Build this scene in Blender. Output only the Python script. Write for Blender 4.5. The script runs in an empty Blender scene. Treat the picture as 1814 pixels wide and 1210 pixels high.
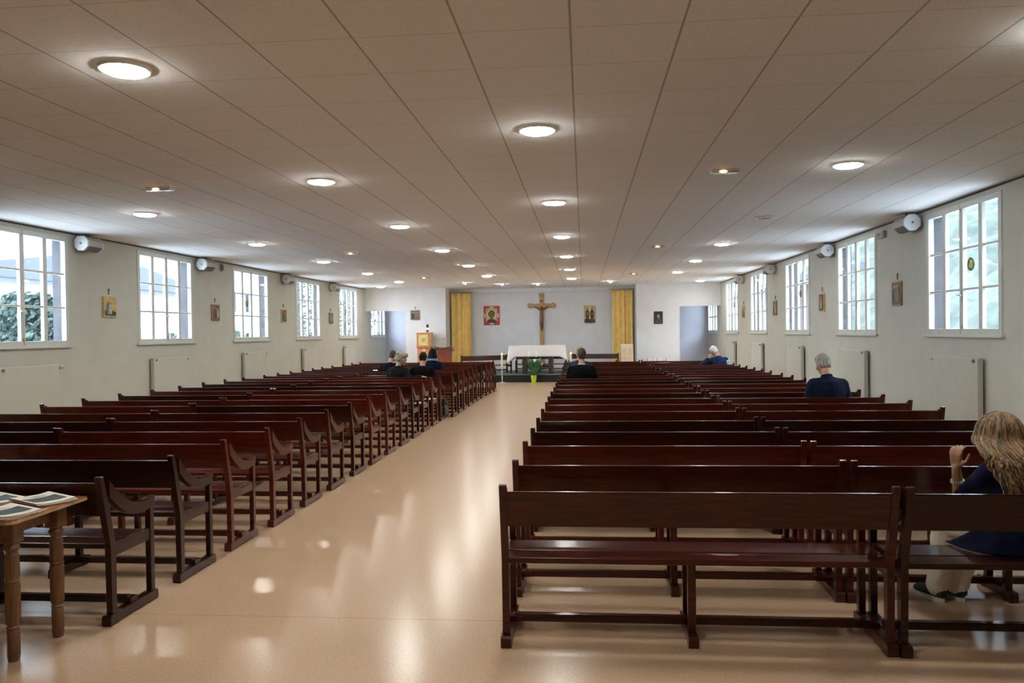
import bpy, bmesh, math, random
from mathutils import Vector, Matrix, noise
from math import sin, cos, pi, radians
random.seed(7)
SC = bpy.context.scene
COL = SC.collection
SCRATCH = bpy.data.scenes.new('scratch')          # where body volumes are grown together; removed at the end

# ------------------------------------------------------------------ camera
F_PX, YAW, PITCH, ROLL, EYE = 1400.09, 0.0906085, -0.0120807, -0.0136263, 1.68
def make_camera():
    fwd = Vector((-sin(YAW)*cos(PITCH), cos(YAW)*cos(PITCH), sin(PITCH)))
    right = Vector((cos(YAW), sin(YAW), 0)); up = right.cross(fwd)
    r = cos(ROLL)*right + sin(ROLL)*up
    u = -sin(ROLL)*right + cos(ROLL)*up
    cam = bpy.data.cameras.new('camera'); cam.sensor_width = 36; cam.sensor_fit = 'HORIZONTAL'
    cam.lens = 36*F_PX/1814; cam.clip_start = .05; cam.clip_end = 400
    o = bpy.data.objects.new('camera', cam); COL.objects.link(o)
    m = Matrix((r, u, -fwd)).transposed().to_4x4(); m.translation = Vector((0, 0, EYE))
    o.matrix_world = m
    SC.camera = o
make_camera()

# ------------------------------------------------------------------ materials
def lin(c):
    return tuple(((x/12.92) if x <= .04045 else ((x+.055)/1.055)**2.4) for x in c)
def hexc(h):
    h = h.lstrip('#'); return lin(tuple(int(h[i:i+2], 16)/255 for i in (0, 2, 4)))
def _new(name):
    m = bpy.data.materials.new(name); m.use_nodes = True
    nt = m.node_tree; return m, nt, nt.nodes['Principled BSDF']
def mat(name, col, rough=.5, metal=0, var=.0, vscale=8., bump=0., bscale=60., coat=0., spec=None, stretch=None, sheen=0, col2=None, lo=.35, hi=.65, bdist=.003):
    m, nt, b = _new(name)
    L = nt.links.new
    b.inputs['Roughness'].default_value = rough; b.inputs['Metallic'].default_value = metal
    b.inputs['Coat Weight'].default_value = coat; b.inputs['Coat Roughness'].default_value = .12
    if sheen: b.inputs['Sheen Weight'].default_value = sheen
    if spec is not None: b.inputs['Specular IOR Level'].default_value = spec
    tc = nt.nodes.new('ShaderNodeTexCoord'); mp = nt.nodes.new('ShaderNodeMapping')
    L(tc.outputs['Object'], mp.inputs['Vector'])
    if stretch: mp.inputs['Scale'].default_value = stretch
    n = nt.nodes.new('ShaderNodeTexNoise'); n.inputs['Scale'].default_value = vscale; n.inputs['Detail'].default_value = 4
    L(mp.outputs[0], n.inputs['Vector'])
    r = nt.nodes.new('ShaderNodeValToRGB')
    c2 = col2 if col2 else tuple(min(1, x*(1+var)) for x in col); c1 = col if col2 else tuple(x*(1-var) for x in col)
    r.color_ramp.elements[0].position = lo; r.color_ramp.elements[1].position = hi
    r.color_ramp.elements[0].color = (*c1, 1); r.color_ramp.elements[1].color = (*c2, 1)
    L(n.outputs['Fac'], r.inputs['Fac']); L(r.outputs[0], b.inputs['Base Color'])
    if bump:
        nb = nt.nodes.new('ShaderNodeTexNoise'); nb.inputs['Scale'].default_value = bscale; nb.inputs['Detail'].default_value = 3
        L(mp.outputs[0], nb.inputs['Vector'])
        bp = nt.nodes.new('ShaderNodeBump'); bp.inputs['Strength'].default_value = bump; bp.inputs['Distance'].default_value = bdist
        L(nb.outputs['Fac'], bp.inputs['Height']); L(bp.outputs[0], b.inputs['Normal'])
    return m
def emit(name, col, s):
    m, nt, b = _new(name)
    b.inputs['Base Color'].default_value = (*col, 1)
    b.inputs['Emission Color'].default_value = (*col, 1); b.inputs['Emission Strength'].default_value = s
    return m

def mat_ceiling(xg, yg, t):
    m, nt, b = _new('ceiling_tile_paint'); L = nt.links.new; N = nt.nodes.new
    b.inputs['Roughness'].default_value = .9; b.inputs['Specular IOR Level'].default_value = .1
    tc = N('ShaderNodeTexCoord'); sx = N('ShaderNodeSeparateXYZ'); L(tc.outputs['Object'], sx.inputs[0])
    def line(out, off, w):
        a = N('ShaderNodeMath'); a.operation = 'SUBTRACT'; L(out, a.inputs[0]); a.inputs[1].default_value = off - t/2 - 60*t
        mo = N('ShaderNodeMath'); mo.operation = 'MODULO'; L(a.outputs[0], mo.inputs[0]); mo.inputs[1].default_value = t
        s = N('ShaderNodeMath'); s.operation = 'SUBTRACT'; L(mo.outputs[0], s.inputs[0]); s.inputs[1].default_value = t/2
        ab = N('ShaderNodeMath'); ab.operation = 'ABSOLUTE'; L(s.outputs[0], ab.inputs[0])
        lt = N('ShaderNodeMath'); lt.operation = 'LESS_THAN'; L(ab.outputs[0], lt.inputs[0]); lt.inputs[1].default_value = w/2
        return lt.outputs[0]
    lx = line(sx.outputs[0], xg, .013); ly = line(sx.outputs[1], yg, .006)
    n = N('ShaderNodeTexNoise'); n.inputs['Scale'].default_value = 95; n.inputs['Detail'].default_value = 2
    L(tc.outputs['Object'], n.inputs['Vector'])
    r = N('ShaderNodeValToRGB'); r.color_ramp.elements[0].position = .36; r.color_ramp.elements[1].position = .46
    r.color_ramp.elements[0].color = (.78, .80, .82, 1); r.color_ramp.elements[1].color = (.87, .89, .905, 1)
    L(n.outputs['Fac'], r.inputs['Fac'])
    mx = N('ShaderNodeMix'); mx.data_type = 'RGBA'; L(lx, mx.inputs['Factor']); L(r.outputs[0], mx.inputs['A'])
    mx.inputs['B'].default_value = (.47, .45, .43, 1)
    my = N('ShaderNodeMix'); my.data_type = 'RGBA'; L(ly, my.inputs['Factor']); L(mx.outputs['Result'], my.inputs['A'])
    my.inputs['B'].default_value = (.60, .58, .57, 1)
    L(my.outputs['Result'], b.inputs['Base Color'])
    bp = N('ShaderNodeBump'); bp.inputs['Strength'].default_value = .35; bp.inputs['Distance'].default_value = .004
    L(n.outputs['Fac'], bp.inputs['Height']); L(bp.outputs[0], b.inputs['Normal'])
    return m

def mat_floor():
    m, nt, b = _new('floor_linoleum'); L = nt.links.new; N = nt.nodes.new
    tc = N('ShaderNodeTexCoord')
    n = N('ShaderNodeTexNoise'); n.inputs['Scale'].default_value = 70; n.inputs['Detail'].default_value = 5
    n2 = N('ShaderNodeTexNoise'); n2.inputs['Scale'].default_value = .9; n2.inputs['Detail'].default_value = 3
    L(tc.outputs['Object'], n.inputs['Vector']); L(tc.outputs['Object'], n2.inputs['Vector'])
    r = N('ShaderNodeValToRGB'); r.color_ramp.elements[0].position = .3; r.color_ramp.elements[1].position = .7
    r.color_ramp.elements[0].color = (*FLOOR_A, 1); r.color_ramp.elements[1].color = (*FLOOR_B, 1)
    L(n.outputs['Fac'], r.inputs['Fac'])
    # welded seams between the sheets: two along the hall, one across
    sx = N('ShaderNodeSeparateXYZ'); L(tc.outputs['Object'], sx.inputs[0])
    seam = None
    for out, off in ((sx.outputs[1], 4.55),):
        s = N('ShaderNodeMath'); s.operation = 'SUBTRACT'; L(out, s.inputs[0]); s.inputs[1].default_value = off
        ab = N('ShaderNodeMath'); ab.operation = 'ABSOLUTE'; L(s.outputs[0], ab.inputs[0])
        lt = N('ShaderNodeMath'); lt.operation = 'LESS_THAN'; L(ab.outputs[0], lt.inputs[0]); lt.inputs[1].default_value = .0025
        if seam is None: seam = lt.outputs[0]
        else:
            mxm = N('ShaderNodeMath'); mxm.operation = 'MAXIMUM'; L(seam, mxm.inputs[0]); L(lt.outputs[0], mxm.inputs[1]); seam = mxm.outputs[0]
    mx = N('ShaderNodeMix'); mx.data_type = 'RGBA'; L(seam, mx.inputs['Factor']); L(r.outputs[0], mx.inputs['A'])
    mx.inputs['B'].default_value = (.34, .2, .13, 1); L(mx.outputs['Result'], b.inputs['Base Color'])
    b.inputs['Roughness'].default_value = .22
    b.inputs['Specular IOR Level'].default_value = .5
    return m
def mat_glass():
    m = bpy.data.materials.new('window_glass'); m.use_nodes = True; nt = m.node_tree; nt.nodes.clear(); L = nt.links.new
    o = nt.nodes.new('ShaderNodeOutputMaterial'); mx = nt.nodes.new('ShaderNodeMixShader')
    t = nt.nodes.new('ShaderNodeBsdfTransparent'); t.inputs[0].default_value = (.93, .97, 1, 1)
    g = nt.nodes.new('ShaderNodeBsdfGlossy'); g.inputs['Roughness'].default_value = .03
    ge = nt.nodes.new('ShaderNodeNewGeometry'); dt = nt.nodes.new('ShaderNodeVectorMath'); dt.operation = 'DOT_PRODUCT'
    L(ge.outputs['Normal'], dt.inputs[0]); L(ge.outputs['Incoming'], dt.inputs[1])
    def mth(op, a, b=None):
        q = nt.nodes.new('ShaderNodeMath'); q.operation = op
        for i, v in enumerate((a, b)):
            if v is None: continue
            if isinstance(v, (int, float)): q.inputs[i].default_value = v
            else: L(v, q.inputs[i])
        return q.outputs[0]
    c5 = mth('POWER', mth('SUBTRACT', 1., mth('ABSOLUTE', dt.outputs['Value'])), 5.)
    fac = mth('ADD', mth('MULTIPLY', c5, .4), .012)
    L(fac, mx.inputs[0]); L(t.outputs[0], mx.inputs[1]); L(g.outputs[0], mx.inputs[2]); L(mx.outputs[0], o.inputs[0])
    return m

FLOOR_A = (.52, .35, .225); FLOOR_B = (.62, .43, .285)
M = {}
def build_mats():
    M['wall'] = mat('wall_paint', (.51, .508, .447), .75, var=.03, vscale=3, bump=.1, bscale=180)
    M['wall_white'] = mat('wall_paint_white', (.70, .705, .715), .75, var=.03, vscale=3, bump=.1, bscale=180)
    M['wall_blue'] = mat('wall_paint_blue_grey', (.56, .57, .66), .7, var=.04, vscale=2)
    M['floor'] = mat_floor()
    M['ceiling'] = mat_ceiling(-.0516, 4.283, .6)
    M['edge_shadow'] = mat('edge_shadow', (.05, .045, .04), .7, var=.1)
    M['frame_paint'] = mat('window_frame_paint', (.56, .57, .53), .45, var=.03, vscale=6)
    M['glass'] = mat_glass()
    M['concrete'] = mat('outer_concrete', (.062, .062, .068), .9, var=.12, vscale=6, bump=.2)
    M['pew_dark'] = mat('pew_wood_dark', (.024, .0046, .0022), .28, var=.4, vscale=5, stretch=(1, 9, 9), coat=.45, bump=.05, bscale=40, spec=.2)
    M['pew_mid'] = mat('pew_wood_brown', (.054, .0080, .0034), .28, var=.35, vscale=5, stretch=(1, 9, 9), coat=.45, bump=.05, bscale=40, spec=.2)
    M['pew_red'] = mat('pew_wood_red', (.080, .0102, .0042), .28, var=.32, vscale=5, stretch=(1, 9, 9), coat=.45, bump=.05, bscale=40, spec=.2)
    M['white_metal'] = mat('white_enamel', (.52, .518, .455), .35, var=.02)
    M['rad_side'] = mat('radiator_side', (.46, .45, .40), .45, var=.03)
    M['rad_gap'] = mat('radiator_core', (.06, .055, .05), .7)
    M['brass'] = mat('aged_brass', (.35, .24, .1), .35, metal=1)
    M['chrome'] = mat('chrome', (.6, .6, .6), .2, metal=1)
    M['spk_grey'] = mat('speaker_shell', (.40, .39, .37), .5, var=.05)
    M['spk_white'] = mat('speaker_end', (.62, .64, .66), .45)
    M['spk_grille'] = mat('speaker_grille', (.15, .14, .13), .6, var=.3, vscale=200, lo=.45, hi=.55)
    M['lamp'] = emit('lamp_diffuser', (1.0, .985, .90), LAMP)
    M['lamp_ring'] = mat('lamp_ring', (.86, .85, .82), .4)
    M['halogen'] = emit('halogen_bulb', (1.0, .45, .16), 6)
    M['spot_glow'] = emit('spot_bulb', (.95, .97, 1.0), 350)
    M['clear'] = mat('clear_plastic', (.62, .58, .54), .15, var=.1)
    M['gold'] = mat('icon_gold', (.52, .36, .10), .4, var=.25, vscale=20)
    M['icon_wood'] = mat('icon_wood', (.30, .17, .06), .5, var=.25, vscale=12)
    M['red'] = mat('icon_red', (.42, .022, .035), .5, var=.15, vscale=20)
    M['white'] = mat('white_paint', (.74, .73, .70), .5)
    M['icon_brown'] = mat('icon_brown', (.075, .04, .022), .5, var=.3, vscale=25)
    M['icon_face'] = mat('icon_face', (.20, .105, .052), .5, var=.2, vscale=25)
    M['icon_dark'] = mat('icon_dark', (.026, .022, .018), .5, var=.3, vscale=30)
    M['icon_maroon'] = mat('icon_maroon', (.15, .025, .02), .5, var=.3, vscale=30)
    M['icon_blue'] = mat('icon_blue', (.08, .13, .17), .5, var=.4, vscale=30)
    M['icon_pale'] = mat('icon_pale', (.42, .38, .29), .5, var=.3, vscale=30)
    M['icon_yellow'] = mat('icon_yellow', (.62, .52, .20), .5, var=.15, vscale=20)
    M['cross_wood'] = mat('oak', (.42, .25, .09), .45, var=.2, vscale=6, stretch=(8, 8, 1))
    M['corpus'] = mat('carved_walnut', (.15, .06, .022), .4, var=.25, vscale=15)
    M['curtain'] = mat('yellow_curtain', (.95, .70, .25), .75, var=.08, vscale=5, sheen=.2)
    M['altar_wood'] = mat('altar_wood', (.05, .022, .014), .4, var=.3, vscale=8)
    M['linen'] = mat('white_linen', (.80, .80, .82), .8, var=.03, bump=.15, bscale=90)
    M['carpet'] = mat('grey_carpet', (.16, .17, .17), .95, var=.15, vscale=60, bump=.2)
    M['carpet_dark'] = mat('dark_carpet', (.016, .018, .017), .95, var=.3, vscale=60, bump=.2)
    M['wax'] = mat('candle_wax', (.72, .62, .38), .45)
    M['flame'] = emit('candle_flame', (1.0, .72, .38), 20)
    M['red_flame'] = emit('vigil_flame', (1.0, .22, .12), 5)
    M['silver'] = mat('pale_metal', (.62, .6, .54), .35, metal=.4)
    M['lime'] = mat('lime_pot', (.52, .66, .03), .4, var=.06)
    M['leaf'] = mat('leaf_green', (.07, .19, .085), .4, var=.45, vscale=9)
    M['bloom'] = mat('white_bloom', (.78, .78, .68), .5)
    M['soil'] = mat('soil', (.03, .02, .012), .9)
    M['lectern'] = mat('lectern_wood', (.23, .055, .024), .35, var=.3, vscale=6, stretch=(6, 6, 1))
    M['lectern_dark'] = mat('lectern_dark_wood', (.10, .026, .015), .35, var=.3, vscale=6)
    M['orange_wood'] = mat('cherry_wood', (.53, .22, .085), .4, var=.15, vscale=6, stretch=(6, 6, 1))
    M['pale_wood'] = mat('pale_wood', (.66, .52, .34), .5, var=.1, vscale=6)
    M['birch'] = mat('birch_ply', (.72, .62, .47), .5, var=.08, vscale=5, stretch=(6, 6, 1))
    M['table_top'] = mat('table_varnish', (.42, .15, .055), .14, var=.2, vscale=5, stretch=(1, 8, 1), coat=.6)
    M['table_edge'] = mat('table_edge', (.44, .33, .19), .5, var=.12, vscale=10)
    M['table_leg'] = mat('table_leg_wood', (.17, .082, .038), .4, var=.25, vscale=8, stretch=(8, 8, 1))
    M['paper'] = mat('paper', (.74, .73, .68), .6)
    M['print_dark'] = mat('print_dark', (.03, .037, .04), .7, var=.5, vscale=9)
    M['print_blue'] = mat('print_blue', (.07, .10, .14), .7, var=.6, vscale=7)
    M['print_ink'] = mat('print_ink', (.10, .10, .11), .6)
    M['skin'] = mat('skin', (.50, .27, .18), .5, var=.12, vscale=18)
    M['skin_tan'] = mat('skin_tanned', (.40, .20, .115), .5, var=.15, vscale=25)
    M['black_cloth'] = mat('black_cloth', (.0035, .0035, .004), .85, var=.3, vscale=12, bump=.3, bscale=20, spec=.06)
    M['char_cloth'] = mat('charcoal_cloth', (.009, .010, .0112), .85, var=.3, vscale=12, bump=.3, bscale=20, spec=.06)
    M['slate_cloth'] = mat('slate_cloth', (.030, .035, .046), .85, var=.2, vscale=12, bump=.3, bscale=20, spec=.06)
    M['navy_cloth'] = mat('navy_cloth', (.006, .011, .026), .85, var=.3, vscale=9, bump=.4, bscale=14, spec=.06)
    M['navy_tunic'] = mat('navy_tunic', (.007, .008, .026), .7, var=.45, vscale=7, bump=.5, bscale=12, spec=.06)
    M['blue_cloth'] = mat('blue_jersey', (.012, .018, .052), .8, var=.25, vscale=9, bump=.3, bscale=18, spec=.06)
    M['teal_cloth'] = mat('teal_scarf', (.10, .28, .32), .85, var=.25, vscale=30)
    M['patch_blue'] = mat('light_blue_patch', (.35, .58, .85), .6)
    M['patch_dark'] = mat('dark_blue_print', (.02, .16, .34), .6)
    M['white_cloth'] = mat('white_trousers', (.84, .81, .74), .85, var=.06, vscale=9, bump=.3, bscale=18)
    M['trouser'] = mat('dark_trousers', (.02, .021, .026), .85, var=.25, spec=.06)
    M['shoe'] = mat('dark_shoe', (.015, .014, .014), .45)
    M['sneaker'] = mat('green_sneaker', (.022, .034, .034), .75, var=.2, vscale=40)
    M['rubber'] = mat('white_rubber', (.62, .62, .58), .6)
    HS = dict(stretch=(14, 14, 2.2), vscale=5, bump=.8, bscale=8)
    M['hair_blond'] = mat('wavy_hair', (.13, .072, .030), .5, col2=(.38, .235, .11), **HS)
    M['hair_dark'] = mat('dark_blond_hair', (.045, .024, .010), .5, col2=(.13, .072, .03), **HS)
    M['hair_grey'] = mat('grey_hair', (.16, .15, .135), .6, col2=(.36, .35, .33), **HS)
    M['hair_blondgrey'] = mat('ash_blond_hair', (.22, .19, .12), .6, col2=(.46, .42, .30), **HS)
    M['hair_white'] = mat('white_hair', (.52, .52, .52), .6, col2=(.80, .80, .81), **HS)
    M['hair_black'] = mat('black_hair', (.004, .0035, .0035), .6, col2=(.010, .008, .008), spec=.12, **HS)
    M['hair_brown'] = mat('brown_hair', (.040, .026, .015), .6, col2=(.085, .058, .035), spec=.2, **HS)
    M['eye_white'] = mat('eye_white', (.7, .68, .65), .2)
    M['bag'] = mat('dark_bag', (.022, .03, .03), .7, var=.3, vscale=20)
    M['bag_grey'] = mat('bag_panel', (.12, .14, .14), .7, var=.2, vscale=20)
    M['woven'] = mat('striped_weave', (.78, .74, .74), .8, col2=(.62, .36, .38), vscale=2.2, stretch=(16, .2, .2), lo=.5, hi=.56)
    # outside
    M['render_white'] = mat('white_render', (.26, .265, .275), .9, var=.04)
    M['roof_slate'] = mat('roof_slate', (.062, .070, .088), .8, var=.2, vscale=20)
    M['dark_window'] = mat('house_window', (.03, .034, .042), .7, spec=.1)
    M['tree_leaf'] = mat('tree_leaf', (.028, .052, .034), .8, var=.45, vscale=3)
    M['tree_blue'] = mat('cedar_leaf', (.030, .05, .042), .8, var=.45, vscale=3)
    M['tree_autumn'] = mat('autumn_leaf', (.16, .10, .03), .8, var=.4, vscale=3)
    M['bark'] = mat('bark', (.08, .06, .045), .9, var=.3)
    M['ground'] = mat('yard_paving', (.68, .68, .68), .95, var=.2, vscale=5)
    M['hill'] = mat('wooded_hill', (.017, .028, .024), .95, col2=(.050, .064, .052), vscale=2.2, lo=.3, hi=.75)
    M['brick'] = mat('reddish_masonry', (.075, .057, .054), .9, col2=(.10, .082, .078), vscale=14, stretch=(1, 1, 3))
    M['pink_shop'] = mat('car_paint', (.15, .34, .36), .3)
    M['car_white'] = mat('car_paint_white', (.7, .7, .7), .3)
    M['rubber_dark'] = mat('tyre', (.02, .02, .02), .7)
    M['ornament_ring'] = mat('ornament_lead', (.02, .02, .02), .5)
    m = M['ornament_yellow'] = mat('ornament_yellow', (.9, .74, .16), .4, col2=(.42, .5, .42), vscale=30, lo=.45, hi=.55)
    nt = m.node_tree; bs = nt.nodes['Principled BSDF']; tr = nt.nodes.new('ShaderNodeBsdfTransparent'); mx = nt.nodes.new('ShaderNodeMixShader'); mx.inputs[0].default_value = .8
    nt.links.new(bs.inputs['Base Color'].links[0].from_socket, tr.inputs[0]); nt.links.new(bs.outputs[0], mx.inputs[1]); nt.links.new(tr.outputs[0], mx.inputs[2])
    nt.links.new(mx.outputs[0], nt.nodes['Material Output'].inputs[0])
LAMP = 160.
SKY = 17.
EXPO = -.01
build_mats()

# ------------------------------------------------------------------ mesh helpers
def NB(): return bmesh.new()
def box(bm, x0, x1, y0, y1, z0, z1, bev=0, mi=0, seg=1):
    vs = [bm.verts.new(p) for p in ((x0, y0, z0), (x1, y0, z0), (x1, y1, z0), (x0, y1, z0), (x0, y0, z1), (x1, y0, z1), (x1, y1, z1), (x0, y1, z1))]
    fs = [bm.faces.new([vs[i] for i in f]) for f in ((3, 2, 1, 0), (4, 5, 6, 7), (0, 1, 5, 4), (1, 2, 6, 5), (2, 3, 7, 6), (3, 0, 4, 7))]
    for f in fs: f.material_index = mi
    if bev:
        es = list({e for f in fs for e in f.edges})
        r = bmesh.ops.bevel(bm, geom=es, offset=bev, segments=seg, affect='EDGES', profile=.5)
        for f in r['faces']: f.material_index = mi
    return vs
def prism(bm, pts, axis, a, b, mi=0):
    """extrude a 2-D outline along an axis; pts are the other two coordinates in order"""
    def P(p, t):
        return {'x': (t, p[0], p[1]), 'y': (p[0], t, p[1]), 'z': (p[0], p[1], t)}[axis]
    A = [bm.verts.new(P(p, a)) for p in pts]; B = [bm.verts.new(P(p, b)) for p in pts]
    n = len(pts); fs = [bm.faces.new(A[::-1]), bm.faces.new(B)]
    for i in range(n): fs.append(bm.faces.new((A[i], A[(i+1) % n], B[(i+1) % n], B[i])))
    for f in fs: f.material_index = mi
    return fs
def lathe(bm, prof, seg=24, c=(0, 0, 0), axis='z', mi=0):
    rings = []
    for r, h in prof:
        ring = []
        for k in range(seg):
            a = 2*pi*k/seg
            p = (r*cos(a), r*sin(a), h)
            if axis == 'x': p = (h, r*cos(a), r*sin(a))
            if axis == 'y': p = (r*cos(a), h, r*sin(a))
            ring.append(bm.verts.new((p[0]+c[0], p[1]+c[1], p[2]+c[2])))
        rings.append(ring)
    for i in range(len(rings)-1):
        for k in range(seg):
            f = bm.faces.new((rings[i][k], rings[i][(k+1) % seg], rings[i+1][(k+1) % seg], rings[i+1][k])); f.material_index = mi
    for ring, rev in () if prof[0] == prof[-1] else ((rings[0], True), (rings[-1], False)):
        if (ring[0].co-ring[seg//2].co).length > 1e-6:
            f = bm.faces.new(ring[::-1] if rev else ring); f.material_index = mi
def tube(bm, pts, rad, seg=8, flat=1., mi=0, cap=True):
    """round bar through pts; rad is a number or one per point"""
    pts = [Vector(p) for p in pts]; n = len(pts)
    if not hasattr(rad, '__len__'): rad = [rad]*n
    rings = []; ref = None
    for i, p in enumerate(pts):
        t = (pts[min(i+1, n-1)]-pts[max(i-1, 0)]).normalized()
        if ref is None: ref = Vector((0, 0, 1)) if abs(t.z) < .9 else Vector((1, 0, 0))
        u = (ref-t*ref.dot(t)).normalized(); w = t.cross(u); ref = u
        rings.append([bm.verts.new(p+(u*cos(2*pi*k/seg)*rad[i]*flat+w*sin(2*pi*k/seg)*rad[i])) for k in range(seg)])
    for i in range(n-1):
        for k in range(seg):
            f = bm.faces.new((rings[i][k], rings[i][(k+1) % seg], rings[i+1][(k+1) % seg], rings[i+1][k])); f.material_index = mi
    if cap:
        for r in (rings[0][::-1], rings[-1]):
            f = bm.faces.new(r); f.material_index = mi
def ball(bm, c, r, seg=16, rings=10, mtx=None, mi=0):
    """ellipsoid; r is a number or (rx, ry, rz); mtx rotates it about its centre"""
    if not hasattr(r, '__len__'): r = (r, r, r)
    R = mtx.to_3x3() if mtx else Matrix.Identity(3)
    m = Matrix.Translation(Vector(c)) @ R.to_4x4() @ Matrix.Diagonal((*r, 1))
    g = bmesh.ops.create_uvsphere(bm, u_segments=seg, v_segments=rings, radius=1, matrix=m)
    for v in g['verts']:
        for f in v.link_faces: f.material_index = mi
def capsule(bm, p0, r0, p1, r1, seg=12):
    p0 = Vector(p0); p1 = Vector(p1); d = p1-p0; n = d.normalized()
    pts = [p0-n*r0*.95, p0-n*r0*.7, p0, p0+d*.33, p0+d*.67, p1, p1+n*r1*.7, p1+n*r1*.95]
    tube(bm, pts, [r0*.3, r0*.72, r0, r0+(r1-r0)*.33, r0+(r1-r0)*.67, r1, r1*.72, r1*.3], seg)
def quadgrid(bm, f, nu, nv, mi=0):
    g = [[bm.verts.new(f(i/nu, j/nv)) for j in range(nv+1)] for i in range(nu+1)]
    for i in range(nu):
        for j in range(nv):
            q = bm.faces.new((g[i][j], g[i+1][j], g[i+1][j+1], g[i][j+1])); q.material_index = mi
def link(o, parent=None):
    COL.objects.link(o)
    if parent is not None: o.parent = parent
    return o
def obj(name, bm, mats, parent=None, smooth=False, loc=None, label=None):
    me = bpy.data.meshes.new(name)
    bmesh.ops.recalc_face_normals(bm, faces=bm.faces)
    bm.to_mesh(me); bm.free()
    if not isinstance(mats, (list, tuple)): mats = [mats]
    for m in mats: me.materials.append(M[m] if isinstance(m, str) else m)
    if smooth:
        me.polygons.foreach_set('use_smooth', [True]*len(me.polygons))
        if smooth != 'all': me.set_sharp_from_angle(angle=radians(40))
    o = bpy.data.objects.new(name, me)
    if loc: o.location = loc
    if label: o['label'] = label
    return link(o, parent)
def fused(name, bm, voxel, smooth_n, mats, parent=None, disp=None):
    """the overlapping volumes of bm grown into one continuous skin"""
    me = bpy.data.meshes.new('tmp'); bmesh.ops.recalc_face_normals(bm, faces=bm.faces); bm.to_mesh(me); bm.free()
    t = bpy.data.objects.new('tmp', me); SCRATCH.collection.objects.link(t)
    r = t.modifiers.new('r', 'REMESH'); r.mode = 'VOXEL'; r.voxel_size = voxel
    if smooth_n:
        s = t.modifiers.new('s', 'SMOOTH'); s.factor = .5; s.iterations = smooth_n
    vl = SCRATCH.view_layers[0]; vl.update(); dg = vl.depsgraph
    m2 = bpy.data.meshes.new_from_object(t.evaluated_get(dg))
    bpy.data.objects.remove(t); bpy.data.meshes.remove(me)
    m2.name = name
    if disp:
        cs = [(v.co.copy(), Vector(n.vector)) for v, n in zip(m2.vertices, m2.vertex_normals)]
        for v, (c, n) in zip(m2.vertices, cs): v.co = disp(c, n)
    m2.materials.clear()
    if not isinstance(mats, (list, tuple)): mats = [mats]
    for m in mats: m2.materials.append(M[m])
    m2.polygons.foreach_set('use_smooth', [True]*len(m2.polygons))
    return link(bpy.data.objects.new(name, m2), parent)
def thing(name, label, cat, loc=(0, 0, 0), rotz=0, group=None, kind=None):
    o = bpy.data.objects.new(name, None); o.empty_display_size = .1; COL.objects.link(o)
    o.location = loc; o.rotation_euler = (0, 0, rotz)
    if label: o['label'] = label
    if cat: o['category'] = cat
    if group: o['group'] = group
    if kind: o['kind'] = kind
    return o
def tag(o, label, cat, group=None, kind=None):
    o['label'] = label; o['category'] = cat
    if group: o['group'] = group
    if kind: o['kind'] = kind
    return o
def struct(name, bm, m, parent=None, smooth=False):
    o = obj(name, bm, m, parent, smooth)
    if parent is None: o['kind'] = 'structure'
    return o
def dup(root, loc, label=None, group=None, rotz=None, mats=None):
    r = root.copy(); COL.objects.link(r); r.location = loc
    if rotz is not None: r.rotation_euler = (0, 0, rotz)
    if label: r['label'] = label
    if group: r['group'] = group
    for ch in list(root.children):
        c = ch.copy(); COL.objects.link(c); c.parent = r
        for g in list(ch.children):
            d = g.copy(); COL.objects.link(d); d.parent = c
    return r
ORD = ['zeroth', 'first', 'second', 'third', 'fourth', 'fifth', 'sixth', 'seventh', 'eighth', 'ninth', 'tenth', 'eleventh', 'twelfth', 'thirteenth', 'fourteenth', 'fifteenth', 'sixteenth', 'seventeenth', 'eighteenth', 'nineteenth', 'twentieth', 'twenty-first', 'twenty-second', 'twenty-third', 'twenty-fourth', 'twenty-fifth']
# ------------------------------------------------------------------ the hall
XL, XR, YN, YF, ZC = -7.93, 4.80, -4.0, 28.3, 3.313
YREC, XRL, XRR = 29.45, -4.97, 1.87            # recess behind the platform
YANN = 31.37                                   # far wall of the two side passages
WY = [(9.63, 11.48), (13.54, 15.38), (17.40, 19.27), (21.33, 23.19), (25.17, 27.10)]
WA = (29.0, 31.0)
GZ0, GZ1 = 1.643, 3.16
FR = .075                                      # fixed frame round the casements
TH = .25
def wall_with_openings(name, x0, x1, opens):
    bm = NB(); inner = x0 if x0 > 0 else x1; sg = 1 if x0 > 0 else -1
    for d0, d1, mi in ((0, .07, 0), (.07, TH, 1)):         # plastered inner leaf, grey outer leaf
        u0, u1 = sorted((inner+sg*d0, inner+sg*d1)); ys = YN-.2
        for a, b in opens:
            a -= FR; b += FR
            box(bm, u0, u1, ys, a, 0, ZC+.1, 0, mi)
            box(bm, u0, u1, a, b, 0, GZ0-FR, 0, mi)
            box(bm, u0, u1, a, b, GZ1+FR, ZC+.1, 0, mi)
            ys = b
        box(bm, u0, u1, ys, YANN+.2, 0, ZC+.1, 0, mi)
    return struct(name, bm, ['wall', 'concrete'])
NEAR = []         # windows nearer than the photo's frame
wall_with_openings('wall_left', XL-TH, XL, NEAR+WY+[WA])
wall_with_openings('wall_right', XR, XR+TH, NEAR+WY+[WA])
bm = NB(); box(bm, XL-TH, XR+TH, YN-.2, YANN+.2, -.12, 0); struct('floor', bm, 'floor')
bm = NB(); box(bm, XL-.02, XR+.02, YN-.2, YANN+.2, ZC, ZC+.1); struct('ceiling', bm, 'ceiling')
bm = NB(); box(bm, XL, XR, YN-.2, YN, 0, ZC); struct('wall_back', bm, 'wall')
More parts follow.
